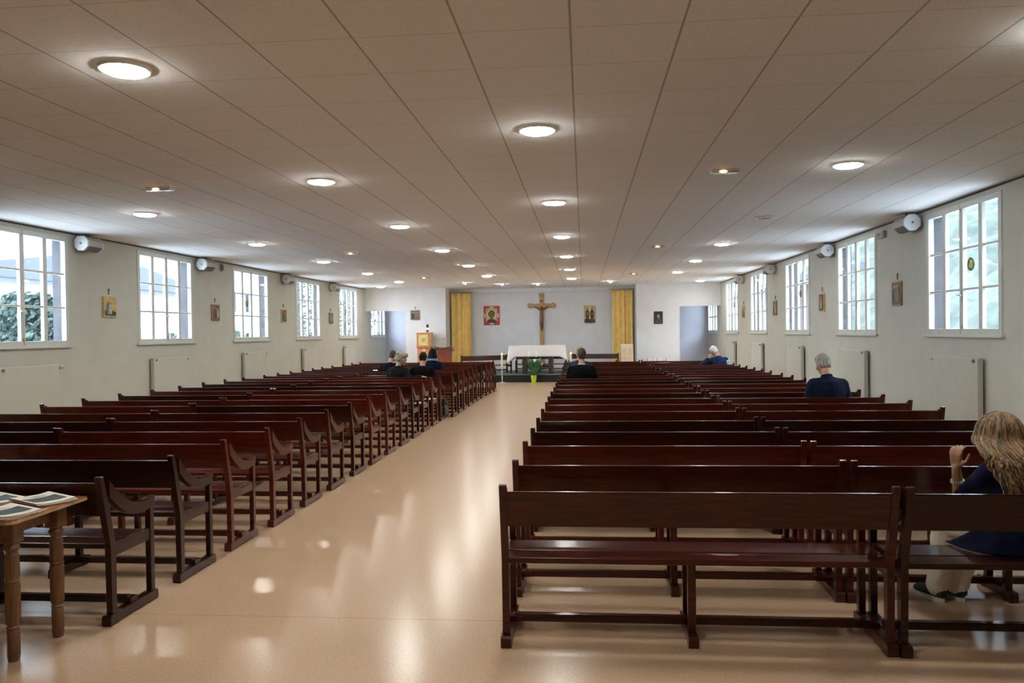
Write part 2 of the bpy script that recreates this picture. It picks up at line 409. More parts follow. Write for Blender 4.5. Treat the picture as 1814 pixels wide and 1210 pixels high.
# far wall with the two passages and the wide recess
DLx, DRx, DH = -6.447, 3.373, 2.505
bm = NB()
box(bm, DLx, XRL, YF, YF+.12, 0, ZC); box(bm, XL, DLx, YF, YF+.12, DH, ZC)
box(bm, XRR, DRx, YF, YF+.12, 0, ZC); box(bm, DRx, XR, YF, YF+.12, DH, ZC)
struct('wall_front', bm, 'wall_white')
bm = NB(); box(bm, XRL-.1, XRR+.1, YREC, YREC+.1, 0, ZC); struct('wall_recess', bm, 'wall_white')
bm = NB(); box(bm, XRL-.1, XRL, YF+.12, YANN, 0, ZC); struct('wall_recess_left', bm, 'wall_white')
bm = NB(); box(bm, XRR, XRR+.1, YF+.12, YANN, 0, ZC); struct('wall_recess_right', bm, 'wall_white')
bm = NB(); box(bm, XL, XRL-.1, YANN, YANN+.1, 0, ZC); struct('wall_passage_left', bm, 'wall_blue')
bm = NB(); box(bm, XRR+.1, XR, YANN, YANN+.1, 0, ZC); struct('wall_passage_right', bm, 'wall_blue')
# white band where the recess ceiling meets the wall
bm = NB(); box(bm, XRL, XRR, YREC-.06, YREC, ZC-.17, ZC, .008); struct('trim_1', bm, 'wall_white')
# added dark strips that stand in for the shadow line under the ceiling edge
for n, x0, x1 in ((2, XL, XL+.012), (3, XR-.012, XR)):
    bm = NB(); box(bm, x0, x1, YN, YF, ZC-.022, ZC); struct('trim_%d' % n, bm, 'edge_shadow')
for side, x0, x1 in (('left', XL, XL+.015), ('right', XR-.015, XR)):
    bm = NB(); box(bm, x0, x1, YN, YANN, 0, .10, .004); struct('baseboard_'+side, bm, 'frame_paint')
# platform
bm = NB(); box(bm, -4.6, 1.82, 26.24, YREC, 0, .235); box(bm, -4.6, 1.82, 26.22, YREC, .235, .25, .003, 1)
o = struct('platform', bm, ['carpet_dark', 'carpet'])

# ------------------------------------------------------------------ windows
def window(n, side, y0, y1, deco):
    """side -1: left wall, +1: right wall; the face of the frame lies flush with the wall"""
    X = XL if side < 0 else XR
    s = -side                                   # towards the room
    def bx(bm, d0, d1, ya, yb, za, zb, bev=.004):
        a, b = sorted((X+s*d0, X+s*d1)); box(bm, a, b, ya, yb, za, zb, bev)
    bm = NB()
    bx(bm, -.06, .014, y0-FR, y0, GZ0-FR, GZ1+FR); bx(bm, -.06, .014, y1, y1+FR, GZ0-FR, GZ1+FR)
    bx(bm, -.06, .014, y0, y1, GZ1, GZ1+FR); bx(bm, -.06, .014, y0, y1, GZ0-FR, GZ0)
    fr = struct('window_%d' % n, bm, 'frame_paint')
    bm = NB(); bx(bm, -.01, .045, y0-FR-.05, y1+FR+.05, GZ0-FR-.035, GZ0-FR); obj('window_sill', bm, 'frame_paint', fr)
    g = .085; p = (y1-y0-3*g)/4; h = (GZ1-GZ0-2*.03)/3
    for k in (0, 1):
        bm = NB(); a = y0+k*(2*p+1.5*g+g/2)+(0 if k == 0 else 0)
        ya = y0 if k == 0 else y0+2*p+1.5*g; yb = y0+2*p+1.5*g if k == 0 else y1
        if k == 0:
            bx(bm, -.05, .002, y0+p, y0+p+g, GZ0, GZ1); bx(bm, -.05, .002, y0+2*p+g, yb, GZ0, GZ1, .003)
            cols = [(y0, y0+p), (y0+p+g, y0+2*p+g)]
        else:
            bx(bm, -.05, .006, ya, ya+g/2, GZ0, GZ1, .003); bx(bm, -.05, .002, y0+3*p+2*g, y0+3*p+3*g, GZ0, GZ1)
            cols = [(y0+2*p+2*g, y0+3*p+2*g), (y0+3*p+3*g, y1)]
        for ca, cb in cols:
            for r in (1, 2):
                z = GZ0+r*h+(r-1)*.03; bx(bm, -.045, -.008, ca, cb, z, z+.03)
        obj('casement', bm, 'frame_paint', fr)
    bm = NB(); bx(bm, -.032, -.028, y0, y1, GZ0, GZ1, 0); obj('pane', bm, 'glass', fr)
    yc = y0+2*p+1.5*g
    bm = NB(); bx(bm, .006, .016, yc-.012, yc+.012, 2.0, 2.14, .003)
    tube(bm, [(X+s*.012, yc, 2.07), (X+s*.05, yc, 2.07), (X+s*.055, yc-.1, 2.065)], .008, 8); obj('handle', bm, 'white_metal', fr)
    bm = NB(); tube(bm, [(X+s*.012, yc, GZ0-.06), (X+s*.012, yc, GZ0+.04)], .007, 6); tube(bm, [(X+s*.012, yc, GZ1-.02), (X+s*.012, yc, GZ1+.06)], .007, 6)
    obj('bolt', bm, 'brass', fr)
    if deco:
        cy = y0+p*1.62+g; cz = GZ0+1.62*h+.02
        o = thing('window_ornament', deco, 'window ornament', (X+s*-.026, cy, cz))
        bm = NB(); pr = [(.060, -.004), (.085, -.004), (.085, .006), (.060, .006), (.060, -.004)]
        lathe(bm, pr, 24, axis='x'); obj('ring', bm, 'ornament_ring', o)
        bm = NB(); lathe(bm, [(.001, -.001), (.061, -.001), (.061, .003), (.001, .003)], 24, axis='x'); obj('stained_disc', bm, 'ornament_yellow', o)
n = 1
deco = {(-1, 2): 'small round stained-glass ornament hanging in the third window along the left wall',
        (-1, 4): 'small round stained-glass ornament hanging in the farthest window along the left wall',
        (1, 0): 'round black-rimmed yellow ornament on the nearest right window',
        (1, 2): 'small round ornament on the third window along the right wall',
        (1, 4): 'small round ornament on the farthest window along the right wall'}
for side in (-1, 1):
    for i, (a, b) in enumerate(WY):
        window(n, side, a, b, deco.get((side, i))); n += 1
    window(n, side, *WA, None); n += 1
    for a, b in NEAR: window(n, side, a, b, None); n += 1

# ------------------------------------------------------------------ radiators
def radiator(side):
    X = XL if side < 0 else XR; s = -side
    t = thing('radiator', '', 'radiator', (X, 0, 0))
    def bx(bm, d0, d1, ya, yb, za, zb, bev=.004, seg=1):
        a, b = sorted((s*d0, s*d1)); box(bm, a, b, ya, yb, za, zb, bev, 0, seg)
    z0, z1, L = .14, 1.285, 1.22
    bm = NB(); bx(bm, .085, .10, 0, L, z0, z1, .006, 2); obj('front_panel', bm, 'white_metal', t)
    bm = NB(); bx(bm, .040, .052, 0, L, z0, z1, .004); obj('rear_panel', bm, 'white_metal', t)
    bm = NB(); bx(bm, .053, .084, .02, L-.02, z0+.02, z1-.02, 0); obj('core', bm, 'rad_gap', t)
    bm = NB()
    for ya in (-.004, L-.004): bx(bm, .036, .092, ya, ya+.008, z0+.01, z1-.005, .002)
    bx(bm, .04, .09, 0, L, z1-.006, z1+.004, .002); obj('cover', bm, 'rad_side', t)
    bm = NB(); lathe(bm, [(.018, -.02), (.028, -.01), (.028, .05), (.02, .06)], 14, (s*.07, L+.06, z1-.04), 'y')
    tube(bm, [(s*.07, L-.01, z1-.04), (s*.07, L+.05, z1-.04)], .012, 8); obj('valve', bm, 'rad_side', t)
    bm = NB(); lathe(bm, [(.016, 0), (.022, .004), (.022, .02), (.012, .026)], 12, (s*.10 if s > 0 else s*.10-.026, .07, z1-.035), 'x'); obj('vent_plug', bm, 'brass', t)
    bm = NB()
    for ya in (.18, L-.22): bx(bm, 0, .05, ya, ya+.04, z0+.1, z1-.1, .003)
    obj('wall_bracket', bm, 'rad_side', t)
    return t
rl = radiator(-1); rr = radiator(1)
for i, y in enumerate((9.95, 13.80, 17.70, 21.60, 25.45)):
    w = ['nearest window', 'second window', 'third window', 'fourth window', 'farthest window'][i]
    for side, r0 in ((-1, rl), (1, rr)):
        o = r0 if i == 0 else dup(r0, (r0.location.x, y, 0))
        o.location.y = y
        o['label'] = 'tall cream panel radiator under the %s of the %s wall' % (w, 'left' if side < 0 else 'right')
        o['group'] = 'radiators under the side windows'

# ------------------------------------------------------------------ loudspeakers
def speaker():
    t = thing('loudspeaker', '', 'loudspeaker')
    # octagonal tube lying along the wall, pale cap at its near end
    R = [(.115*cos(radians(22.5+45*k)), .115*sin(radians(22.5+45*k))) for k in range(8)]
    bm = NB(); prism(bm, R, 'y', 0, .36); obj('shell', bm, 'spk_grey', t)
    bm = NB(); prism(bm, [(x*1.06, z*1.06) for x, z in R], 'y', -.035, .0); obj('end_cap', bm, 'spk_white', t)
    bm = NB(); prism(bm, [(x*1.06, z*1.06) for x, z in R], 'y', .36, .39); obj('end_cap', bm, 'spk_white', t)
    bm = NB(); lathe(bm, [(.001, -.045), (.016, -.045), (.016, -.034)], 12, axis='y'); obj('knob', bm, 'spk_grille', t)
    bm = NB(); prism(bm, [(.119*cos(radians(a)), .119*sin(radians(a))) for a in range(-112, -21, 15)]+[(.105*cos(radians(a)), .105*sin(radians(a))) for a in range(-23, -113, -15)], 'y', .02, .34); obj('grille', bm, 'spk_grille', t)
    bm = NB()
    box(bm, -.012, .012, .165, .195, .0, .15, .003); box(bm, -.14, .012, .165, .195, .13, .15, .003); obj('bracket', bm, 'spk_grille', t)
    return t
sp0 = speaker()
for i, y in enumerate((11.70, 15.60, 20.22, 24.15)):
    for side in (-1, 1):
        X = XL+.15 if side < 0 else XR-.15
        w = ['nearest', 'second', 'third', 'farthest'][i]
        o = sp0 if (i, side) == (0, -1) else dup(sp0, (0, 0, 0))
        o.location = (X, y, 3.155); o.rotation_euler = (0, 0, 0)
        if side > 0: o.scale = (-1, 1, 1)
        o['label'] = 'grey tube loudspeaker high on the %s wall, %s of the four' % ('left' if side < 0 else 'right', w)
        o['group'] = 'loudspeakers under the ceiling edge'
bm = NB(); lathe(bm, [(.05, -.0), (.075, .012), (.085, .03), (.085, .0)][::-1], 20, (XL, 16.76, 3.19), 'x')
t = thing('wall_vent', 'round dark vent near the ceiling on the left wall', 'vent', (0, 0, 0)); obj('rim', bm, 'spk_grey', t, True)
bm = NB(); lathe(bm, [(.001, .014), (.06, .014), (.06, .02), (.001, .02)], 20, (XL, 16.76, 3.19), 'x'); obj('mesh_disc', bm, 'rad_gap', t)
t = thing('junction_box', 'small grey junction box high on the right wall beside the second window', 'junction box', (XR-.03, 13.16, 3.155))
bm = NB(); box(bm, -.03, .03, -.13, .13, -.055, .055, .006); obj('case', bm, 'spk_grey', t)
bm = NB(); box(bm, -.036, -.029, -.10, -.02, -.03, .03, .002); box(bm, -.036, -.029, .02, .10, -.03, .03, .002); obj('cover_plate', bm, 'lectern_dark', t)

# ------------------------------------------------------------------ ceiling lights
XG, YG = -.0516, 4.283
def ij(i, j): return (XG+.6*i, YG+.6*j)
def downlight():
    t = thing('ceiling_light', '', 'ceiling light')
    bm = NB(); lathe(bm, [(.136, -.001), (.152, -.001), (.149, -.012), (.144, -.019), (.138, -.019), (.136, -.001)], 32); obj('ring', bm, 'lamp_ring', t, True)
    bm = NB(); lathe(bm, [(.136, -.010), (.134, -.021), (.112, -.032), (.06, -.040), (.001, -.043)], 32); obj('diffuser', bm, 'lamp', t, 'all')
    return t
d0 = downlight(); first = True
cols = [('middle line over the aisle', [(-.5, 3.5+6*n) for n in range(-1, 6)], 2),
        ('line over the left pews', [(-4.5, .5+6*n) for n in range(0, 6)], 2),
        ('line along the left wall', [(-9.5, 3.5+6*n) for n in range(0, 6)], 2),
        ('line over the right pews', [(4.5, .5+6*n) for n in range(0, 6) if n != 2], 2)]
for cname, pts, hid in cols:
    for k, (i, j) in enumerate(pts):
        x, y = ij(i, j)
        o = d0 if first else dup(d0, (0, 0, 0)); first = False
        o.location = (x, y, ZC)
        o['label'] = 'round glowing ceiling light, %s in the %s' % (ORD[k+1] + ' from the entrance end', cname)
        o['group'] = 'round ceiling lights'
for i, j, w in ((-11.5, 37.4, 'left'), (6.55, 37.5, 'right')):
    x, y = ij(i, j); o = dup(d0, (x, y, ZC)); o['label'] = 'round glowing ceiling light in front of the %s passage opening' % w
# the one lamp that is out
t = thing('unlit_ceiling_light', 'round ceiling light that is switched off, over the right pews', 'ceiling light', (*ij(4.5, 12.6), ZC))
bm = NB(); lathe(bm, [(.10, -.001), (.135, -.001), (.135, -.018), (.10, -.022), (.10, -.001)], 28); obj('ring', bm, 'chrome', t, True)
bm = NB(); lathe(bm, [(.10, -.008), (.07, -.012), (.001, -.014)], 28); obj('glass', bm, 'clear', t)
# emergency lamps with an orange filament glow
def emergency():
    t = thing('emergency_light', '', 'emergency light')
    bm = NB(); box(bm, -.15, .15, -.075, .075, -.014, .0, .004); obj('base_plate', bm, 'lamp_ring', t)
    bm = NB(); prism(bm, [(-.065, -.014), (.065, -.014), (.04, -.05), (-.05, -.055)], 'x', -.14, .14); obj('reflector_box', bm, 'clear', t)
    bm = NB(); ball(bm, (-.025, -.05, -.04), (.045, .014, .016), 12, 8); obj('bulb', bm, 'halogen', t, 'all')
    bm = NB(); box(bm, .03, .12, -.062, -.05, -.048, -.03, .003); obj('side_window', bm, 'chrome', t)
    return t
e0 = emergency(); first = True
for i, w in ((-7.5, 'left'), (2.5, 'right')):
    for k, j in enumerate((6.55, 18.45, 30.5)):
        o = e0 if first else dup(e0, (0, 0, 0)); first = False
        o.location = (*ij(i, j), ZC)
        o['label'] = 'small emergency light glowing orange on the ceiling over the %s pews, %s' % (w, ['nearest', 'middle one', 'farthest'][k]); o['group'] = 'orange emergency lights'
for x, w in ((-7.78, 'left'), (4.68, 'right')):
    o = dup(e0, (x, YF+.45, 2.44), 'small orange emergency light inside the top of the %s passage' % w); o['group'] = 'orange emergency lights'
    o.location.z = 2.62
    bm = NB(); box(bm, -.02, .02, -.02, .02, 0, ZC-2.62, .003); obj('drop_rod', bm, 'lamp_ring', o)
# small spots over the platform edge
def spot(on):
    t = thing('ceiling_spotlight', '', 'spotlight')
    bm = NB(); lathe(bm, [(.04, -.001), (.065, -.001), (.065, -.01), (.045, -.02), (.04, -.001)], 20); obj('ring', bm, 'lamp_ring', t, True)
    bm = NB(); ball(bm, (0, -.012, -.022), (.038, .038, .028), 14, 8); obj('bulb', bm, 'spot_glow' if on else 'clear', t, 'all')
    return t
s1, s0 = spot(True), spot(False); u1 = u0 = False
for k, (x, on) in enumerate(((-3.84, 1), (-2.72, 1), (-1.54, 1), (-.34, 0), (.90, 1), (2.09, 0))):
    if on: o = s1 if not u1 else dup(s1, (0, 0, 0)); u1 = True
    else: o = s0 if not u0 else dup(s0, (0, 0, 0)); u0 = True
    o.location = (x, (25.6, 26.6, 26.9, 26.9, 26.3, 26.1)[k], ZC)
    o['label'] = 'small %s ceiling spotlight before the altar, %s from the left' % ('lit' if on else 'unlit', ORD[k+1]); o['group'] = 'spotlights before the altar'

# ------------------------------------------------------------------ pews
def smoothcurve(pts, n=6):
    out = []
    P = [Vector(p) for p in pts]
    for i in range(len(P)-1):
        p0 = P[max(i-1, 0)]; p1 = P[i]; p2 = P[i+1]; p3 = P[min(i+2, len(P)-1)]
        for k in range(n):
            t = k/n
            out.append(.5*((2*p1)+(p2-p0)*t+(2*p0-5*p1+4*p2-p3)*t*t+(3*p1-p0-3*p2+p3)*t**3))
    out.append(P[-1]); return out
def make_pew(L):
    """origin: floor, middle of the rear posts' feet; +y is the way one faces"""
    t = thing('pew', '', 'pew')
    h = L/2; W = .038; m = 'pew_mid'
    # backrest board, leaning with the posts
    def yb(z): return -.105*max(0, (z-.46))/.42
    bm = NB()
    prism(bm, [(yb(.652)-.011, .652), (yb(.652)+.013, .652), (yb(.840)+.013, .836), (yb(.845)+.006, .845), (yb(.845)-.008, .845), (yb(.84)-.011, .838)], 'x', -h+W-.004, h-W+.004)
    obj('backrest', bm, m, t)
    bm = NB(); box(bm, -h+.006, h-.006, -.018, .120, .443, .475, .006, 0, 2); obj('seat_plank', bm, m, t)
    bm = NB(); box(bm, -h+.006, h-.006, .134, .345, .443, .475, .006, 0, 2); obj('seat_plank', bm, m, t)
    for s in (-1, 1):
        x0, x1 = sorted((s*h, s*(h-W)))
        bm = NB()
        prism(bm, [(-.024, .055), (.024, .055), (.026, .46), (yb(.66)+.022, .66), (yb(.875)+.020, .876), (yb(.88)-.0, .884), (yb(.88)-.019, .879), (yb(.66)-.023, .66), (-.026, .46)], 'x', x0, x1)
        bmesh.ops.bevel(bm, geom=[e for e in bm.edges], offset=.003, segments=1, affect='EDGES'); obj('rear_post', bm, m, t)
        bm = NB(); box(bm, x0, x1, .395, .440, .055, .605, .004); obj('front_post', bm, m, t)
        bm = NB()
        c = smoothcurve([(0, -.035, .80), (0, .045, .727), (0, .14, .662), (0, .25, .622), (0, .36, .620), (0, .445, .638)], 4)
        hh = [.052-.022*min(1, k/(len(c)-1)*1.2) for k in range(len(c))]
        prism(bm, [(p.y, p.z+hh[k]) for k, p in enumerate(c)]+[(p.y, p.z-hh[k]*.9) for k, p in reversed(list(enumerate(c)))], 'x', x0+s*.003, x1+s*.003); obj('armrest', bm, m, t)
        bm = NB(); xx0, xx1 = sorted((s*(h-.006), s*(h-W+.006))); box(bm, xx0, xx1, .0, .42, .392, .468, .003); obj('side_rail', bm, m, t)
        bm = NB(); xa, xb = sorted((s*(h+.008), s*(h-W-.010)))
        prism(bm, [(-.055, .012), (-.048, .0), (.02, .0), (.035, .012), (.345, .012), (.36, .0), (.452, .0), (.46, .012), (.46, .048), (.45, .062), (-.045, .062), (-.055, .05)], 'x', xa, xb)
        obj('foot', bm, m, t)
        bm = NB(); xa, xb = sorted((s*(h-.004), s*(h-W-.05))); box(bm, xa, xb, .17, .25, .060, .092, .004); obj('foot_block', bm, m, t)
    bm = NB(); box(bm, -h+W+.0, h-W-.0, .185, .232, .058, .100, .004); obj('stretcher', bm, m, t)
    bm = NB(); box(bm, -.021, .021, .055, .100, .055, .445, .004); obj('middle_leg', bm, m, t)
    bm = NB(); box(bm, -.021, .021, .285, .330, .055, .445, .004); obj('middle_leg', bm, m, t)
    bm = NB(); prism(bm, [(.0, .0), (.07, .0), (.085, .012), (.31, .012), (.33, .0), (.40, .0), (.40, .05), (.39, .062), (.01, .062), (.0, .05)], 'x', -.026, .026); obj('middle_foot', bm, m, t)
    for c in t.children:
        c.material_slots[0].link = 'OBJECT'; c.material_slots[0].material = M['pew_mid']
    return t
R_Y = [4.10, 4.91, 5.75, 6.54, 7.33, 8.18, 8.97, 9.74, 10.56, 11.39, 12.28, 13.07, 13.87, 14.58, 15.41, 16.10, 16.78, 17.50, 18.22, 18.93, 19.74, 20.55, 21.40]
L_Y = [4.28, 5.08, 5.85, 6.61, 7.40, 8.20, 9.04, 9.84, 10.66, 11.50, 12.33, 13.14, 13.97, 14.75, 15.50, 16.22, 16.95, 17.70, 18.38, 19.05, 19.80, 20.65, 21.40, 22.14]
def laisle(Y): return -2.758 if Y < 6 else (-2.725 if Y < 14.9 else max(-2.725+(Y-14.9)*.026, -2.612))
pr = [make_pew(2.016), make_pew(1.962), make_pew(1.93)]
used = [False]*3
TONES = {'d': 'pew_dark', 'm': 'pew_mid', 'r': 'pew_red'}
tr_in = 'mmrddmrmdrmdmrdmmdrmdmr'; tr_out = 'dmrddmrmdrmdmmrdmdrmdmm'
tl_in = 'ddrrmmdrrmdmrmmdrmmrdmrm'; tl_out = 'dddddmrmdmddmmdmrmddmmrm'
def pew(k, x0, L, Ytop, tone, label, group):
    o = pr[k] if not used[k] else dup(pr[k], (0, 0, 0)); used[k] = True
    o.location = (x0+L/2, Ytop+.105, 0); o.rotation_euler = (0, 0, random.uniform(-.004, .004))
    for c in o.children: c.material_slots[0].material = M[TONES[tone]]
    o['label'] = label; o['group'] = group
    return o
TN = {'d': 'very dark brown', 'm': 'dark brown', 'r': 'reddish brown'}
for r, Y in enumerate(R_Y):
    j = random.uniform(-.006, .006)
    pew(0, -.449-max(0, Y-15)*.012+j, 2.016, Y, tr_in[r], '%s pew right of the aisle and touching it, %s from the entrance end' % (TN[tr_in[r]], ORD[r+1]), 'pews right of the aisle')
    pew(1, 1.592-max(0, Y-15)*.012+j, 1.962, Y-.012, tr_out[r], '%s pew on the right wall side, %s from the entrance end' % (TN[tr_out[r]], ORD[r+1]), 'pews along the right wall')
for r, Y in enumerate(L_Y):
    x = laisle(Y)
    pew(2, x-1.93, 1.93, Y, tl_in[r], '%s pew left of the aisle and touching it, %s from the entrance end' % (TN[tl_in[r]], ORD[r+1]), 'pews left of the aisle')
    if r >= 2:
        pew(2, x-1.935-1.94, 1.93, Y+.01, tl_out[r], '%s pew on the left wall side, %s from the entrance end' % (TN[tl_out[r]], ORD[r-1]), 'pews along the left wall')
for k in range(3): assert used[k]
# ------------------------------------------------------------------ pictures
def poly(bm, pts, y, mi):
    """a flat painted patch in the xz plane"""
    vs = [bm.verts.new((p[0], y, p[1])) for p in pts]
    f = bm.faces.new(vs); f.material_index = mi
def disc(bm, cx, cz, rx, rz, y, mi, n=20):
    poly(bm, [(cx+rx*cos(2*pi*k/n), cz+rz*sin(2*pi*k/n)) for k in range(n)], y, mi)
PAL = ['icon_gold_', 'icon_brown', 'icon_face', 'icon_dark', 'icon_maroon', 'icon_blue', 'icon_pale', 'icon_yellow', 'red', 'white']
PAL[0] = 'gold'
def station(style, w, h):
    """small painted panel seen along the walls; faces -y, hangs with its back at y=0"""
    t = thing('icon_panel', '', 'icon')
    bm = NB(); box(bm, -w/2, w/2, -.028, 0, -h/2, h/2, .004); obj('board', bm, 'icon_wood' if style % 2 else 'gold', t)
    bm = NB(); a, b = w/2-.025, h/2-.025; y = -.0295
    poly(bm, [(-a, -b), (a, -b), (a, b), (-a, b)], y, [0, 1, 4, 5][style % 4])
    rng = random.Random(style)
    yy = y-.0006
    poly(bm, [(-a, -b), (a, -b), (a, -b*.55), (a*.3, -b*.4), (-a*.5, -b*.5), (-a, -b*.35)], yy, [3, 4, 1][style % 3]); yy -= .0006
    for k in range(3 if style % 3 else 2):
        cx = (-.5+.5*k)*a+rng.uniform(-.1, .1)*a; zt = rng.uniform(.15, .55)*b
        ci = [[5, 6, 3], [4, 3, 6], [3, 5, 2]][style % 3][k]
        poly(bm, [(cx-.28*a, -b*.8), (cx+.26*a, -b*.8), (cx+.30*a, -.1*b), (cx+.16*a, zt), (cx-.17*a, zt), (cx-.32*a, -.05*b)], yy, ci); yy -= .0006
        disc(bm, cx, zt+.16*b, .22*a, .15*b, yy, 0, 14); yy -= .0006
        disc(bm, cx, zt+.14*b, .13*a, .11*b, yy, 2, 12); yy -= .0006
    obj('painting', bm, PAL, t)
    return t
def small_cross():
    t = thing('wall_cross', '', 'cross')
    bm = NB(); box(bm, -.009, .009, -.012, 0, -.055, .045, .002); obj('upright', bm, 'lectern_dark', t)
    bm = NB(); box(bm, -.032, .032, -.0125, -.001, .010, .026, .002); obj('crossbar', bm, 'lectern_dark', t)
    return t
c0 = None
PLACES = ['nearest to the entrance', 'second from the entrance', 'third from the entrance', 'farthest from the entrance']
for side in (-1, 1):
    for i, y in enumerate((12.60, 16.43, 20.34, 24.27)):
        t = station(i+(5 if side > 0 else 0), .36, .345 if side < 0 else .37)
        X = XL if side < 0 else XR
        rz = pi/2 if side < 0 else -pi/2
        t.location = (X, y, 2.19); t.rotation_euler = (0, 0, rz)
        t['label'] = 'small painted icon hung on the %s wall between windows, %s' % ('left' if side < 0 else 'right', PLACES[i]); t['group'] = 'icons along the side walls'
        if c0 is None: c = c0 = small_cross()
        else: c = dup(c0, (0, 0, 0))
        c.location = (X, y, 2.455); c.rotation_euler = (0, 0, rz)
        c['label'] = 'tiny dark wooden cross above the %s wall icon %s' % ('left' if side < 0 else 'right', PLACES[i]); c['group'] = 'small crosses above the icons'
t = station(11, .34, .35); t.location = (-6.09, YF, 2.34); t['label'] = 'small blue and gold icon on the front wall beside the left passage'
c = dup(c0, (-6.09, YF, 2.60), 'tiny cross above the icon beside the left passage'); c.rotation_euler = (0, 0, 0)

# large red icon with a dark face on gold
t = thing('red_icon', 'red-bordered icon of a dark haloed face on gold, left of the crucifix', 'icon', (-3.426, YREC, 2.305))
W2, H2 = .297, .357
bm = NB(); box(bm, -W2, W2, -.03, 0, -H2, H2, .004); obj('border_panel', bm, 'red', t)
bm = NB(); y = -.032; a, b = .215, .275
poly(bm, [(-a, -b), (a, -b), (a, b), (-a, b)], y, 0)
disc(bm, 0, .04, .19, .205, y-.001, 7, 28)
poly(bm, [(-.2, -b+.005), (.2, -b+.005), (.19, -.21), (.12, -.16), (.07, -.13), (-.07, -.13), (-.12, -.16), (-.19, -.21)], y-.002, 3)
disc(bm, 0, .055, .125, .145, y-.003, 1, 26)
poly(bm, [(-.05, -.15), (.05, -.15), (.055, -.03), (-.055, -.03)], y-.004, 2)
disc(bm, 0, .02, .072, .115, y-.005, 2, 24)
for s in (-1, 1):
    disc(bm, s*.03, .035, .016, .007, y-.006, 3, 10); poly(bm, [(s*.012, .052), (s*.052, .052), (s*.05, .060), (s*.014, .062)], y-.006, 1)
poly(bm, [(-.008, -.02), (.01, -.02), (.005, .04), (-.004, .04)], y-.006, 1)
poly(bm, [(-.022, -.052), (.022, -.052), (.0, -.043)], y-.006, 4)
disc(bm, 0, -.085, .04, .024, y-.0062, 1, 14)
obj('painting', bm, PAL, t)
for k, (cx, cz, rot) in enumerate(((0, .318, 0), (0, -.318, pi), (-.258, .0, pi/2), (.258, .0, -pi/2))):
    bm = NB(); R = Matrix.Rotation(rot, 3, 'Y')
    R = Matrix.Rotation(-rot, 3, 'Y')
    pts = [(-.062, -.030), (.062, -.030), (.09, .030), (.02, .0), (0, .012), (-.02, .0), (-.09, .030)]
    vs = [R @ Vector((p[0], 0, p[1])) for p in pts]
    prism(bm, [(v.x+cx, v.z+cz) for v in vs], 'y', -.040, -.030); obj('white_star_point', bm, 'white', t)
# icon of two standing figures
t = thing('two_figure_icon', 'gold icon of two standing figures in dark red robes, right of the crucifix', 'icon', (.232, YREC, 2.29))
bm = NB(); box(bm, -.203, .203, -.03, 0, -.317, .317, .005); obj('board', bm, 'icon_wood', t)
bm = NB(); y = -.0315
poly(bm, [(-.18, -.30), (.18, -.30), (.18, .295), (-.18, .295)], y, 7)
poly(bm, [(-.18, -.30), (.18, -.30), (.18, -.17), (-.18, -.17)], y-.0005, 3)
for s, c1, c2 in ((-1, 4, 3), (1, 3, 4)):
    cx = s*.088
    poly(bm, [(cx-.05, -.28), (cx+.05, -.28), (cx+.055, -.05), (cx-.055, -.05)], y-.001, c2)
    poly(bm, [(cx-.06, -.12), (cx+.06, -.13), (cx+.075, .05), (cx+.055, .13), (cx+.02, .18), (cx-.02, .18), (cx-.055, .13), (cx-.075, .04)], y-.002, c1)
    disc(bm, cx, .225, .042, .045, y-.001, 0, 16); disc(bm, cx, .22, .022, .03, y-.003, 1, 14)
    poly(bm, [(cx-.012, .0), (cx+.02, .0), (cx+.02, .06), (cx-.012, .06)], y-.003, 6)
obj('painting', bm, PAL, t)
# dark portrait
t = thing('portrait', 'dark framed portrait of a pale face on the right front wall', 'portrait', (2.63, YF, 2.117))
bm = NB(); box(bm, -.155, .155, -.03, 0, -.22, .22, .006); obj('frame', bm, 'icon_dark', t)
bm = NB(); y = -.0315; poly(bm, [(-.135, -.2), (.135, -.2), (.135, .2), (-.135, .2)], y, 3)
poly(bm, [(-.12, -.2), (.12, -.2), (.1, -.08), (.03, -.02), (-.03, -.02), (-.1, -.09)], y-.001, 1)
disc(bm, .0, .055, .052, .07, y-.001, 1, 18); disc(bm, .004, .045, .042, .058, y-.002, 6, 18); poly(bm, [(-.015, -.05), (.025, -.05), (.02, .0), (-.01, .0)], y-.0025, 2)
poly(bm, [(.012, -.06), (.04, -.055), (.03, -.02), (.012, -.03)], y-.003, 6)
obj('painting', bm, PAL, t)

# ------------------------------------------------------------------ crucifix
t = thing('crucifix', 'tall wooden crucifix with round arm ends on the wall behind the altar', 'crucifix', (-1.55, YREC-.006, 0))
bm = NB(); box(bm, -.075, .075, -.07, 0, .3, 2.98, .008); obj('upright', bm, 'cross_wood', t)
bm = NB(); box(bm, -.44, .44, -.068, -.002, 2.575, 2.715, .008); obj('crossbar', bm, 'cross_wood', t)
for x, z in ((0, 3.03), (-.425, 2.645), (.425, 2.645)):
    bm = NB(); lathe(bm, [(.001, -.076), (.085, -.076), (.098, -.065), (.098, -.004), (.085, -.0), (.001, 0)], 20, (x, 0, z), 'y'); obj('rounded_end', bm, 'cross_wood', t)
bm = NB(); box(bm, -.06, .06, -.078, -.06, 2.79, 2.845, .003); obj('name_plate', bm, 'corpus', t)
bm = NB(); yv = -.115
ball(bm, (.012, yv-.03, 2.555), (.042, .048, .055), 14, 10)
tube(bm, [(0, yv, 2.50), (0, yv-.005, 2.42), (.005, yv, 2.32), (.0, yv+.005, 2.22), (.004, yv, 2.15)], [.05, .075, .06, .058, .06], 14, .75)
